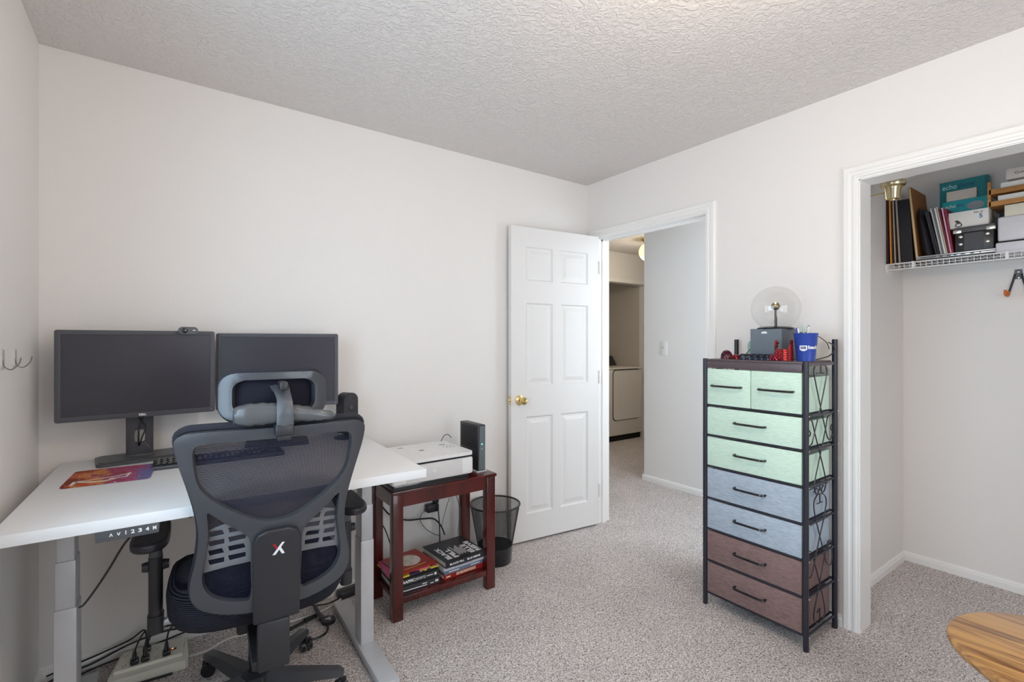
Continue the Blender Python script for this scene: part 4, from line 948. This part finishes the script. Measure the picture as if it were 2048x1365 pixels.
TOPZ = 1.2163
# ---- things on the chest
t = thing('speaker_box', 'dark slate box with small white mark, under the glass globe on the chest', 'box', (2.372, 1.150, TOPZ))
s = MB(); s.box((-.072, -.074, 0), (.072, .074, .145), .002); s.build('box_body', mat('slate_box', (.085, .105, .135), .42), t)
s = MB(); s.box((-.0728, -.072, .002), (-.0721, .072, .143)); s.build('front_face', mat('slate_face', (.14, .175, .21), .45), t)
s = MB(); s.prism([(-.004, .0), (-.0335, .0), (-.031, .006), (-.026, .0095), (-.014, .0085), (-.008, .007)], -.0735, -.0729, M=Matrix(((0, 0, 1, 0), (1, 0, 0, .026), (0, 1, 0, .123), (0, 0, 0, 1)))); s.build('white_mark', M_whiteink, t)
t = thing('plasma_globe', 'clear glass plasma globe on a black disc base, on the dark box', 'globe', (2.372, 1.140, TOPZ+.1452))
s = MB(); s.lathe([(0, 0), (.078, 0), (.080, .004), (.070, .010), (.030, .013), (0, .013)]); s.build('base_disc', M_blackg, t)
s = MB(); s.cyl((0, 0, .013), (0, 0, .095), .0045, n=10); s.cyl((.011, 0, .013), (.011, 0, .06), .0022, n=8); s.build('electrode_rod', M_greyp, t)
s = MB(); s.ball((0, 0, .108), .0195, 20); s.build('electrode_ball', mat('bronze', (.33, .27, .15), .25, metal=.9), t)
s = MB(); R0 = .106; zc = .096; a0 = radians(32)
s.shell([(R0*sin(a0+(pi-a0)*i/28) if i < 28 else 0, zc-R0*cos(a0+(pi-a0)*i/28)) for i in range(29)], n=48); s.build('glass_globe', M_glass, t, ang=180)
t = thing('drinking_glass', 'pale green glass tumbler behind the left end of the dark box', 'glass', (2.415, 1.268, TOPZ))
s = MB(); s.shell([(.0, .002), (.024, .002), (.026, .01), (.027, .07), (.020, .088)], n=24); s.build('glass_body', M_greenglass, t)
def scales(name, label, c, fn, nu, nv, cols, sz=.0085, grp='woven scale pieces on the chest'):
    t = thing(name, label, 'scale weave', c, 0, grp)
    for ci, cm in enumerate(cols):
        s = MB(); s0 = bmesh.new(); bmesh.ops.create_icosphere(s0, subdivisions=1, radius=1); V0 = [v.co.copy() for v in s0.verts]; F0 = [[v.index for v in f.verts] for f in s0.faces]; s0.free()
        for i in range(nu):
            for j in range(nv):
                if (i*7+j*3) % len(cols) != ci: continue
                p = fn((i+.5*(j % 2))/nu, j/max(1, nv-1))
                if p is None: continue
                p, nrm = p; z = Vector(nrm).normalized(); x = Vector((0, 0, 1)).cross(z)
                x = x.normalized() if x.length > .1 else Vector((1, 0, 0)); y = z.cross(x)
                Mx = Matrix(((x.x, y.x, z.x, p[0]), (x.y, y.y, z.y, p[1]), (x.z, y.z, z.z, p[2]), (0, 0, 0, 1)))
                s._add([(v.x*sz*.62, v.y*sz*.85, v.z*sz*.42) for v in V0], F0, Mx)
        o = s.build('scales', cm, t); o['kind'] = 'stuff'
    return t
Mred = mat('red_scale', (.42, .03, .035), .2, metal=.6); Mred2 = mat('dark_red_scale', (.12, .008, .012), .3, metal=.5)
Mblk = mat('black_scale', (.02, .022, .035), .18, metal=.5); Mblu = mat('steel_blue_scale', (.09, .11, .18), .2, metal=.6); Mmag = mat('plum_scale', (.22, .02, .07), .22, metal=.6)
def cuff(u, v):
    q = abs(2*u-1); a = radians(-105+210*u); top = .047+.043*max(0, min(1, (q-.45)/.35)); z = .006+v*.088
    if z > top: return None
    k = 1-.25*max(0, (z-.05)/.04)
    return (-.024*cos(a), .0345*sin(a)*(1 if q < .9 else k), z), (-cos(a), sin(a), .45)
scales('scale_bracelet', 'shiny red woven scale cuff with two upturned points beside the blue cup', (2.252, 1.046, TOPZ), lambda u, v: cuff(u, v), 18, 12, [Mred, Mred, Mred2], sz=.0098)
def mound(rx, ry_, h):
    def f(u, v):
        a = 2*pi*u; k = cos(v*pi/2*.95)
        return (rx*k*cos(a), ry_*k*sin(a), .006+h*sin(v*pi/2)), (cos(a)*k, sin(a)*k, .3+v)
    return f
scales('scale_bracelet', 'small plum red woven scale heap at the left end of the chest top', (2.245, 1.312, TOPZ), mound(.022, .026, .034), 12, 6, [Mmag, Mred2, Mblk])
scales('scale_bracelet', 'small crimson woven scale heap in front of the red cuff', (2.222, 1.070, TOPZ), mound(.016, .022, .022), 10, 5, [Mred, Mmag])
scales('scale_bracelet', 'flat red woven scale strip between the plum heap and the black strip', (2.240, 1.262, TOPZ), mound(.018, .022, .014), 10, 4, [Mred, Mred2])
scales('scale_bracelet', 'long black and steel blue woven scale strip in front of the dark box', (2.240, 1.165, TOPZ), lambda u, v: ((-.022*cos(pi*v), (u-.5)*.150, .006+.020*sin(pi*v)), (-cos(pi*v), 0, .2+sin(pi*v))), 16, 6, [Mblk, Mblu, Mblk])
# blue cup with pens
CUPX, CUPY = 2.292, .972
t = thing('plastic_cup', 'blue plastic cup with white lettering full of pens on the chest', 'cup', (CUPX, CUPY, TOPZ))
s = MB(); s.shell([(0, .002), (.0335, .002), (.0345, 0), (.0350, .004), (.0465, .118), (.0482, .120), (.0475, .122), (.0455, .120), (.0335, .006), (0, .006)], n=48); s.build('cup_body', mat('royal_blue_plastic', (.025, .065, .36), .35, spec=.5), t)
th0 = radians(202)
def cr_(x, zz, off): r = .0345+.0115*zz/.118+off; a = th0+x/r; return Vector((r*cos(a), r*sin(a), zz))
s = MB(); vs = []; N = 10
for i in range(N+1):
    x = -.024+.030*i/N
    lo = .050-.006*sin(pi*i/N)
    vs += [cr_(x, lo, .0004), cr_(x, .068, .0004), cr_(x, lo, .0012), cr_(x, .068, .0012)]
fs = []
for i in range(N): k = i*4; fs += [(k+2, k+6, k+7, k+3), (k, k+1, k+5, k+4), (k+1, k+3, k+7, k+5), (k, k+4, k+6, k+2)]
fs += [(0, 2, 3, 1), (N*4, N*4+1, N*4+3, N*4+2)]
s._add(vs, fs); s.build('shield_print', M_whiteink, t)
blueink = mat('navy_ink', (.02, .04, .22), .5)
text('us', 'cup_lettering', blueink, t, None, None, None, .020, width=.021, depth=.0003, bold=.0007, bend=lambda c: cr_(-.009+c.x, .060+c.y, .0016+c.z))
text('bank', 'cup_lettering', M_whiteink, t, None, None, None, .020, width=.046, depth=.0003, bold=.0007, bend=lambda c: cr_(.031+c.x, .060+c.y, .0009+c.z))
pens = [(-.030, .012, .128, 'white pen with a black tip at the left rim of the blue cup', M_white, .004), (-.018, -.020, .131, 'blue capped pen leaning at the left in the blue cup', mat('blue_cap', (.04, .05, .4), .3), .0045), (.004, .010, .136, 'white pen in the middle of the blue cup', M_white, .004),
        (.000, -.014, .142, 'pale green capped marker, tallest in the blue cup', mat('mint_cap', (.45, .65, .58), .3), .0055), (.012, -.012, .138, 'grey capped pen beside the pale green marker', mat('grey_cap', (.42, .46, .44), .3), .005), (.020, -.022, .140, 'dark plum marker leaning over the right rim of the blue cup', mat('plum_cap', (.10, .03, .09), .3), .006), (-.006, .024, .130, 'ivory pen at the back of the blue cup', M_ivory, .004)]
rv = Vector((.81, -.586, 0)); fv = Vector((.586, .81, 0))
for a, b, h, lb, m_, r in pens:
    q = rv*(a*1.15)-fv*b; p = Vector((CUPX, CUPY, TOPZ+.008))+q*.45; e = Vector((CUPX, CUPY, TOPZ+h+.013))+q*1.25
    t = thing('pen', lb, 'pen', tuple(p), 0, 'pens in the blue cup'); d = e-p
    s = MB(); s.cyl((0, 0, 0), d*.62, r*.8, n=10); s.build('barrel', M_white, t)
    s = MB(); s.cyl(d*.62, d, r, r*.75, n=10); s.ball(d, r*.75, 8); s.build('cap', m_, t)
s = [(2.45, 1.00, 1.34), (2.45, .985, 1.36), (2.455, .97, 1.355), (2.47, .955, 1.33), (2.474, .945, 1.28)]
cord('cable', 'thin black cable running behind the blue cup to the right rear post', [(2.446, 1.08, TOPZ+.128), (2.47, 1.02, TOPZ+.122), (2.475, .965, TOPZ+.085), (2.474, .95, TOPZ+.05)], .0018)
cord('cable', 'black cable looping out to the right of the blue cup', [(2.40, .925, TOPZ+.082), (2.42, .915, TOPZ+.070), (2.43, .913, TOPZ+.045), (2.41, .925, TOPZ+.022), (2.38, .94, TOPZ+.012), (2.36, .96, TOPZ+.004)], .0024)
cord('cable', 'black cable from the dark box down to the left rear post', [(2.44, 1.224, TOPZ+.09), (2.455, 1.26, TOPZ+.072), (2.465, 1.31, TOPZ+.045), (2.468, 1.345, TOPZ+.01)], .0022)

# ------------------------------------------------------------------ closet shelf
SZ = 1.735
t = thing('wire_shelf', 'white wire closet shelf across the closet, loaded with boxes and folders', 'shelf', (3.45, 0, SZ))
s = MB(); y1 = YC-.004; y0 = CY0-.19
for k in range(76):
    y = y1-.012-k*.0235; s.tube([(-.150, y, -.030), (-.150, y, -.002), (.146, y, -.002)], .0016, 5)
s.build('cross_wires', M_white, t)['kind'] = 'stuff'
for x, z in ((-.150, -.0035), (-.152, -.036), (-.05, -.0075), (.05, -.0075), (.145, -.0075)):
    s = MB(); s.cyl((x, y0, z), (x, y1, z), .0035, n=8); s.build('long_rod', M_white, t)
s = MB(); s.box((-.158, YC-.012, -.050), (-.06, YC-.0005, -.002), .002); s.build('wall_clip', M_white, t)
for y in (.86, .50, .1):
    s = MB(); s.box((-.156, y-.006, -.037), (-.150, y+.006, .001), .001); s.build('front_tie', M_white, t)
def slab(name, label, cat, x0, x1, yb, yt, z0, h, th, m, grp=None, m2=None):
    """flat item leaning left: bottom at yb, top at yt, thickness th to the left"""
    t = thing(name, label, cat, ((x0+x1)/2, yb, z0), 0, grp); hx_ = (x1-x0)/2; d = yt-yb
    s = MB()
    vs = [(-hx_, 0, 0), (hx_, 0, 0), (hx_, th, 0), (-hx_, th, 0), (-hx_, d, h), (hx_, d, h), (hx_, d+th, h), (-hx_, d+th, h)]
    s._add(vs, [(0, 3, 2, 1), (4, 5, 6, 7), (0, 1, 5, 4), (1, 2, 6, 5), (2, 3, 7, 6), (3, 0, 4, 7)]); s.build('body', m, t, smooth=False)
    if m2:
        s = MB(); e = .0006
        vs = [(-hx_-e, th*.2, .004), (-hx_-e, th*.8, .004), (-hx_-e, d+th*.8, h-.004), (-hx_-e, d+th*.2, h-.004)]; vs += [(x+.0006-e*0+.0006, y, z) for x, y, z in vs]
        s._add(vs, [(0, 1, 2, 3), (4, 5, 6, 7), (0, 1, 5, 4), (1, 2, 6, 5), (2, 3, 7, 6), (3, 0, 4, 7)]); s.build('edge', m2, t, smooth=False)
    return t
MF = lambda n, c: mat(n, c, .6)
G1 = 'folders and binders standing on the closet shelf'
S0 = SZ+.001
slab('folder', 'dark maroon folder against the closet side wall, first on the shelf', 'folder', 3.31, 3.56, .972, .975, S0, .36, .009, MF('maroon_card', '35181a'), G1)
slab('folder', 'orange folder second from the closet side wall', 'folder', 3.31, 3.56, .956, .963, S0, .355, .009, MF('orange_card', 'a8652a'), G1, MF('orange_edge', 'd99a3c'))
slab('folder', 'dark brown folder between the orange and cream ones on the shelf', 'folder', 3.31, 3.56, .948, .956, S0, .355, .006, MF('umber_card', '3a1d18'), G1)
slab('folder', 'thin cream folder left of the grey one on the closet shelf', 'folder', 3.31, 3.56, .939, .950, S0, .355, .005, MF('cream_card', 'b9b09a'), G1)
slab('folder', 'thin dark red folder squeezed between two pale folders', 'folder', 3.31, 3.56, .932, .944, S0, .352, .005, MF('oxblood_card', '2c1214'), G1)
slab('folder', 'pale grey folder beside the thick black binder', 'folder', 3.31, 3.56, .918, .934, S0, .352, .008, MF('grey_card', '9a9288'), G1)
slab('binder', 'thick black binder leaning left on the closet shelf', 'binder', 3.31, 3.57, .862, .880, S0, .345, .050, MF('binder_black', '14121a'), G1)
slab('board', 'tall brown cardboard panel with cream edge sticking up above the folders', 'board', 3.31, 3.565, .838, .872, S0, .405, .013, mat('brown_card', '8a5a2c', .7), None, MF('cream_edge', 'c9b68c'))
# black bag
t = thing('bag', 'soft black bag slumped between the cardboard panel and the magazines', 'bag', (3.43, .800, S0+.0235))
s = MB(); vs = []; N = 18; L = [(.028, 0), (.032, .03), (.030, .12), (.026, .20), (.018, .25), (.006, .262)]
for k, (w_, z) in enumerate(L):
    for i in range(N):
        a = 2*pi*i/N; vs.append((.115*(1-.0*k)*(1 if k < 4 else .8)*cos(a), w_*sin(a)*(1+.12*sin(5*a+k))+.042*(z/.26)**.9, z+.006*sin(3*a)*(k > 2)))
fs = [(j*N+i, j*N+(i+1) % N, (j+1)*N+(i+1) % N, (j+1)*N+i) for j in range(len(L)-1) for i in range(N)]+[tuple(range(N)), tuple(range((len(L)-1)*N, len(L)*N))]
s._add(vs, fs); s.build('bag_body', mat('black_nylon', (.012, .012, .018), .5), t)
G2 = 'magazines leaning on the closet shelf'
mg = [('glossy black magazine leaning against the black bag', .763, .810, .240, .007, '26242c'), ('black leaflet stack with a torn white top strip', .752, .800, .235, .009, '1c1a22'), ('white magazine, left of the three pale ones', .744, .788, .250, .006, 'b9b6b4'),
      ('thin grey magazine between the two white ones', .738, .781, .245, .004, '7c7a80'), ('white glossy magazine with grey speckled edge', .728, .770, .248, .008, 'd0cdd0'), ('cream magazine next to the dark red one', .722, .764, .252, .004, 'cdbfa8'),
      ('dark red magazine beside the pink one', .714, .754, .240, .006, '6e1826'), ('pink folder leaning at the right of the magazines', .706, .742, .243, .006, 'd9a3bd'), ('narrow crimson folder half behind the black box', .698, .730, .236, .006, '8a1d38')]
zL = S0+.0235
for lb, yb, yt, h, th, c in mg: slab('magazine', lb, 'magazine', 3.32, 3.47, yb, yt, zL, h, th, MF('mag_'+c, c), G2)
t = thing('laptop', 'closed silver laptop lying at the front of the closet shelf', 'laptop', (3.425, .694, S0))
s = MB(); s.box((-.122, -.152, 0), (.118, .152, .005), .002); s.build('bottom_cover', M_black, t)
s = MB(); s.box((-.124, -.153, .005), (.118, .153, .014), .002); b_ = s.build('base', mat('aluminium', (.62, .62, .64), .3, metal=.8), t)
s = MB(); s.box((-.122, -.153, .0155), (.118, .153, .0225), .002); s.build('lid', mat('aluminium', None or (.62, .62, .64), .3, metal=.8), t)
for y, w_ in ((.05, .012), (.02, .014), (-.005, .012), (-.035, .016), (-.07, .014), (-.10, .006)):
    s = MB(); s.cbox((-.1243, y, .010), (.001, w_, .004)); s.build('port', M_dark, t)
s = MB()
for k in range(22): s.cbox((-.1243, .135-k*.003, .010), (.001, .0015, .004))
s.build('vent_slots', M_dark, t)['kind'] = 'stuff'
zL = S0+.0235
t = thing('storage_box', 'black leather storage box with metal corners and studs on the laptop', 'box', (3.395, .622, zL))
s = MB(); s.box((-.072, -.072, 0), (.072, .072, .098), .003); s.build('box_body', M_blackl, t)
s = MB(); s.box((-.076, -.076, .098), (.076, .076, .126), .003); s.build('lid', mat('grey_leatherette', (.075, .072, .075), .45, bump=(160, .25, .002)), t)
for sy in (-1, 1):
    s = MB(); s.box((-.0785, sy*.062-.017, .096), (-.06, sy*.062+.017, .114), .003); s.build('corner_plate', mat('nickel', (.75, .73, .66), .25, metal=.7), t)
    for z in (.078, .040):
        s = MB(); s.ball((-.0725, sy*.050, z), .0075, 12, sc=(.35, 1.15, 1)); s.build('stud', mat('nickel', None or (.75, .73, .66), .25, metal=.7), t)
s = MB(); s.box((-.0735, -.036, .004), (-.0722, .036, .092)); s.build('front_patch', mat('grey_patch', (.05, .05, .058), .5), t)
zz = zL+.1265
t = thing('cardboard_box', 'white box printed Set of 5 standing on the black leather box', 'box', (3.395, .647, zz))
s = MB(); s.box((-.055, -.076, 0), (.055, .076, .084), .001); s.build('carton', mat('white_card', (.74, .71, .67), .6), t)
text('Set of', 'printed_text', M_blackink, t, (-.0552, -.038, .070), (0, -1, 0), (0, 0, 1), .015, width=.034)
text('5', 'printed_text', mat('blue_ink', (.03, .16, .36), .5), t, (-.0552, -.048, .048), (0, -1, 0), (0, 0, 1), .030, bold=.0008)
s = MB()
s.tube([(-.0555, .036+.012*cos(a), .016+.009*sin(a)) for a in [k*2*pi/14 for k in range(14)]], .0022, 5, closed=True); s.prism([(.026, .028), (.044, .026), (.052, .040), (.040, .042), (.034, .036)], -.0562, -.0552, M=AX); s.build('printed_picture', mat('print_black', (.05, .045, .04), .6), t)
teal = mat('teal_card', '2fa3a8', .45, noise=(10, .03)); tealw = M_whiteink
def tealbox(label, x0, x1, ya, yb_, z0, h, words, zt, dz=0, sz=.03, teal=teal):
    t = thing('cardboard_box', label, 'box', ((x0+x1)/2, (ya+yb_)/2, z0), 0); hx_ = (x1-x0)/2; hy_ = (yb_-ya)/2
    s = MB(); s.box((-hx_, -hy_, 0), (hx_, hy_, h), .001); s.build('carton', teal, t)
    x = hy_-.012
    for w_, m_, wd in words:
        text(w_, 'printed_text', m_, t, (-hx_-.0003, x-wd/2, zt), (0, -1, 0), (0, 0, 1), sz, width=wd); x -= wd+.002
    return t, hx_, hy_
t, hx_, hy_ = tealbox('tall dark teal product box, rearmost on the closet shelf', 3.500, 3.565, .600, .795, S0, .440, [('echo', mat('pale_teal_ink', (.50, .78, .80), .5), .060), ('show', mat('deep_blue_ink', (.01, .05, .14), .5), .070)], .408, sz=.038, teal=mat('deep_teal_card', '2a8288', .45, noise=(10, .03)))
s = MB(); s.box((-hx_-.0015, -hy_, .0), (-hx_-.0004, -hy_+.012, .43)); s.build('side_band', mat('dark_teal', '1f6c74', .5), t)
t, hx_, hy_ = tealbox('teal product box with a grey oval picture, on the closet shelf', 3.475, 3.494, .590, .778, S0, .325, [('echo', tealw, .044), ('dot', mat('deep_blue_ink', (.01, .05, .14), .5), .030)], .296, sz=.026)
s = MB(); s.lathe([(0, 0), (.034, 0), (.034, .0006), (0, .0006)], M=axes((-hx_-.0001, -.040, .285), (0, -1, 0), (0, 0, 1)) @ Matrix.Diagonal((1, .62, 1, 1)), n=32); s.build('printed_picture', mat('grey_puck_print', (.32, .33, .34), .5), t)
t = thing('cardboard_box', 'small beige box resting on the teal box in front of the taller one', 'box', (3.484, .700, S0+.3255))
s = MB(); s.box((-.012, -.060, 0), (.012, .060, .052), .001); s.build('carton', mat('beige_card', (.66, .58, .50), .6), t)
t = thing('storage_case', 'glossy white storage case at the right edge, directly on the closet shelf', 'case', (3.43, .400, S0))
s = MB(); s.box((-.105, -.145, 0), (.105, .145, .050), .008); s.build('case_body', mat('lilac_white', (.70, .69, .73), .35), t)
s = MB(); s.box((-.103, -.143, .050), (.103, .143, .054)); s.build('seam', M_dark, t)
t = thing('storage_case', 'larger pale white case stacked on the low white case', 'case', (3.43, .395, S0+.0545))
s = MB(); s.box((-.103, -.143, 0), (.103, .143, .120), .010, seg=3); s.build('case_body', mat('lilac_white2', (.66, .65, .68), .35), t)
s = MB(); s.ball((-.104, .045, .035), .005, 10); s.build('stud', M_chrome, t)
t = thing('cardboard_box', 'cream carton lying on the larger white case', 'box', (3.43, .385, S0+.175))
s = MB(); s.box((-.09, -.130, 0), (.09, .130, .055), .001); s.build('carton', mat('cream_box', (.72, .68, .56), .6), t)
t = thing('plastic_tote', 'smoky clear plastic box behind the white cases on the closet shelf', 'box', (3.563, .42, S0))
s = MB(); s.box((-.022, -.145, 0), (.022, .145, .232), .004); s.build('tote_body', mat('smoky_plastic', (.10, .10, .14), .2), t)
t = thing('letter_tray', 'two tier light wooden letter tray holding white paper stacks', 'tray', (3.45, .430, S0+.2335))
for k in (0, 1):
    z = .002+k*.060
    s = MB(); s.box((-.10, -.14, z), (.10, .14, z+.006)); s.build('shelf', M_birch, t)
    s = MB(); s.box((-.106, -.14, z), (-.10, .14, z+.024)); s.build('front_rail', M_birch, t)
    s = MB(); s.box((-.095, -.135, z+.0065), (.095, .110-.01*k, z+.050)); s.build('paper_stack', M_paper, t, smooth=False)
for y in (.134, -.14):
    for x in (-.106, .094):
        s = MB(); s.box((x, y, -.0), (x+.012, y+.012, .125)); s.build('post', M_birch, t)
t = thing('cardboard_box', 'pale box with handwriting, topmost at the right of the closet shelf', 'box', (3.45, .405, S0+.2335+.125+.0005))
s = MB(); s.box((-.09, -.12, 0), (.09, .108, .050), .001); s.build('carton', mat('pink_beige_card', (.70, .62, .57), .6), t)
text('Guru', 'printed_text', M_blackink, t, (-.0902, .055, .026), (0, -1, 0), (0, 0, 1), .018, width=.045)
# closet wall lamp
t = thing('wall_lamp', 'brass wall lamp with upturned frosted glass shade inside the closet', 'lamp', (2.955, .850, 2.05))
s = MB(); s.lathe([(0, -.048), (.010, -.048), (.012, -.042), (.024, -.040), (.027, -.036), (.031, .010), (.034, .014), (.034, .020), (.050, .024), (.053, .030), (.053, .046), (0, .048)]); s.build('socket', mat('pale_brass', (.74, .66, .44), .22, metal=1), t)
s = MB(); s.cyl((0, .02, 0), (0, YC-.85-.006, -.004), .0035, n=8); s.build('arm', M_brass, t)
s = MB(); s.cyl((0, YC-.85-.008, -.004), (0, YC-.85, -.004), .022, n=20); s.build('wall_plate', M_brass, t)
s = MB(); s.lathe([(.046, .048), (.060, .058), (.105, .075), (.165, .115), (.162, .117), (.103, .079), (.056, .062), (.040, .052)], n=40); s.build('glass_shade', M_frost, t)
for sg in (-1, 1):
    s = MB(); d = Vector((.81, -.586, 0))*sg; s.tube([d*.050+Vector((0, 0, .024)), d*.040+Vector((0, 0, .010)), d*.034+Vector((0, 0, -.040)), d*.012+Vector((0, 0, -.044))], .0022, 6); s.build('harp_strap', M_brass, t)
# garage hook
t = thing('utility_hook', 'black double utility hook with orange prongs on the closet back wall', 'hook', (XCB, .503, 1.60))
s = MB(); s.prism([(-.020, .025), (.020, .025), (.013, .075), (-.013, .075)], -.004, 0, M=AX); s.build('mount_plate', M_greyp, t)
for z in (.062, .032):
    s = MB(); s.ball((-.005, 0, z), .006, 10, sc=(.5, 1, 1)); s.build('screw', M_chrome, t)
for sg in (-1, 1):
    s = MB(); s.tube([(-.006, sg*.012, .050), (-.010, sg*.018, .02), (-.012, sg*.034, -.045), (-.016, sg*.036, -.055)], .0045, 8, smooth=3); a_ = s.build('hook_arm', M_black, t)
    s = MB(); s.tube([(-.012, sg*.035, -.038), (-.014, sg*.036, -.052), (-.022, sg*.038, -.060), (-.060, sg*.038, -.056), (-.068, sg*.038, -.050), (-.070, sg*.038, -.032)], .0065, 8, smooth=3); s.build('prong', mat('orange_vinyl', 'd06a22', .5), a_)

# round acacia table at the picture's lower right
t = thing('round_table', 'low round wooden table with streaky grain at the lower right', 'table', (1.935, .160, 0))
R1 = .258
s = MB(); s.lathe([(0, .425), (R1-.03, .425), (R1-.006, .436), (R1, .446), (R1, .452), (R1-.004, .458), (R1-.012, .461), (0, .461)], n=72); s.build('tabletop', M_acacia, t, ang=50)
s = MB(); s.lathe([(0, .395), (R1-.055, .395), (R1-.050, .4245), (0, .4245)], n=60); s.build('apron_ring', M_birch, t)
for k in range(3):
    a = radians(170+120*k); s = MB(); s.tube([(.13*cos(a), .13*sin(a), .395), (.21*cos(a), .21*sin(a), 0.006)], .014, 12); s.build('leg', M_silver, t)
#@@
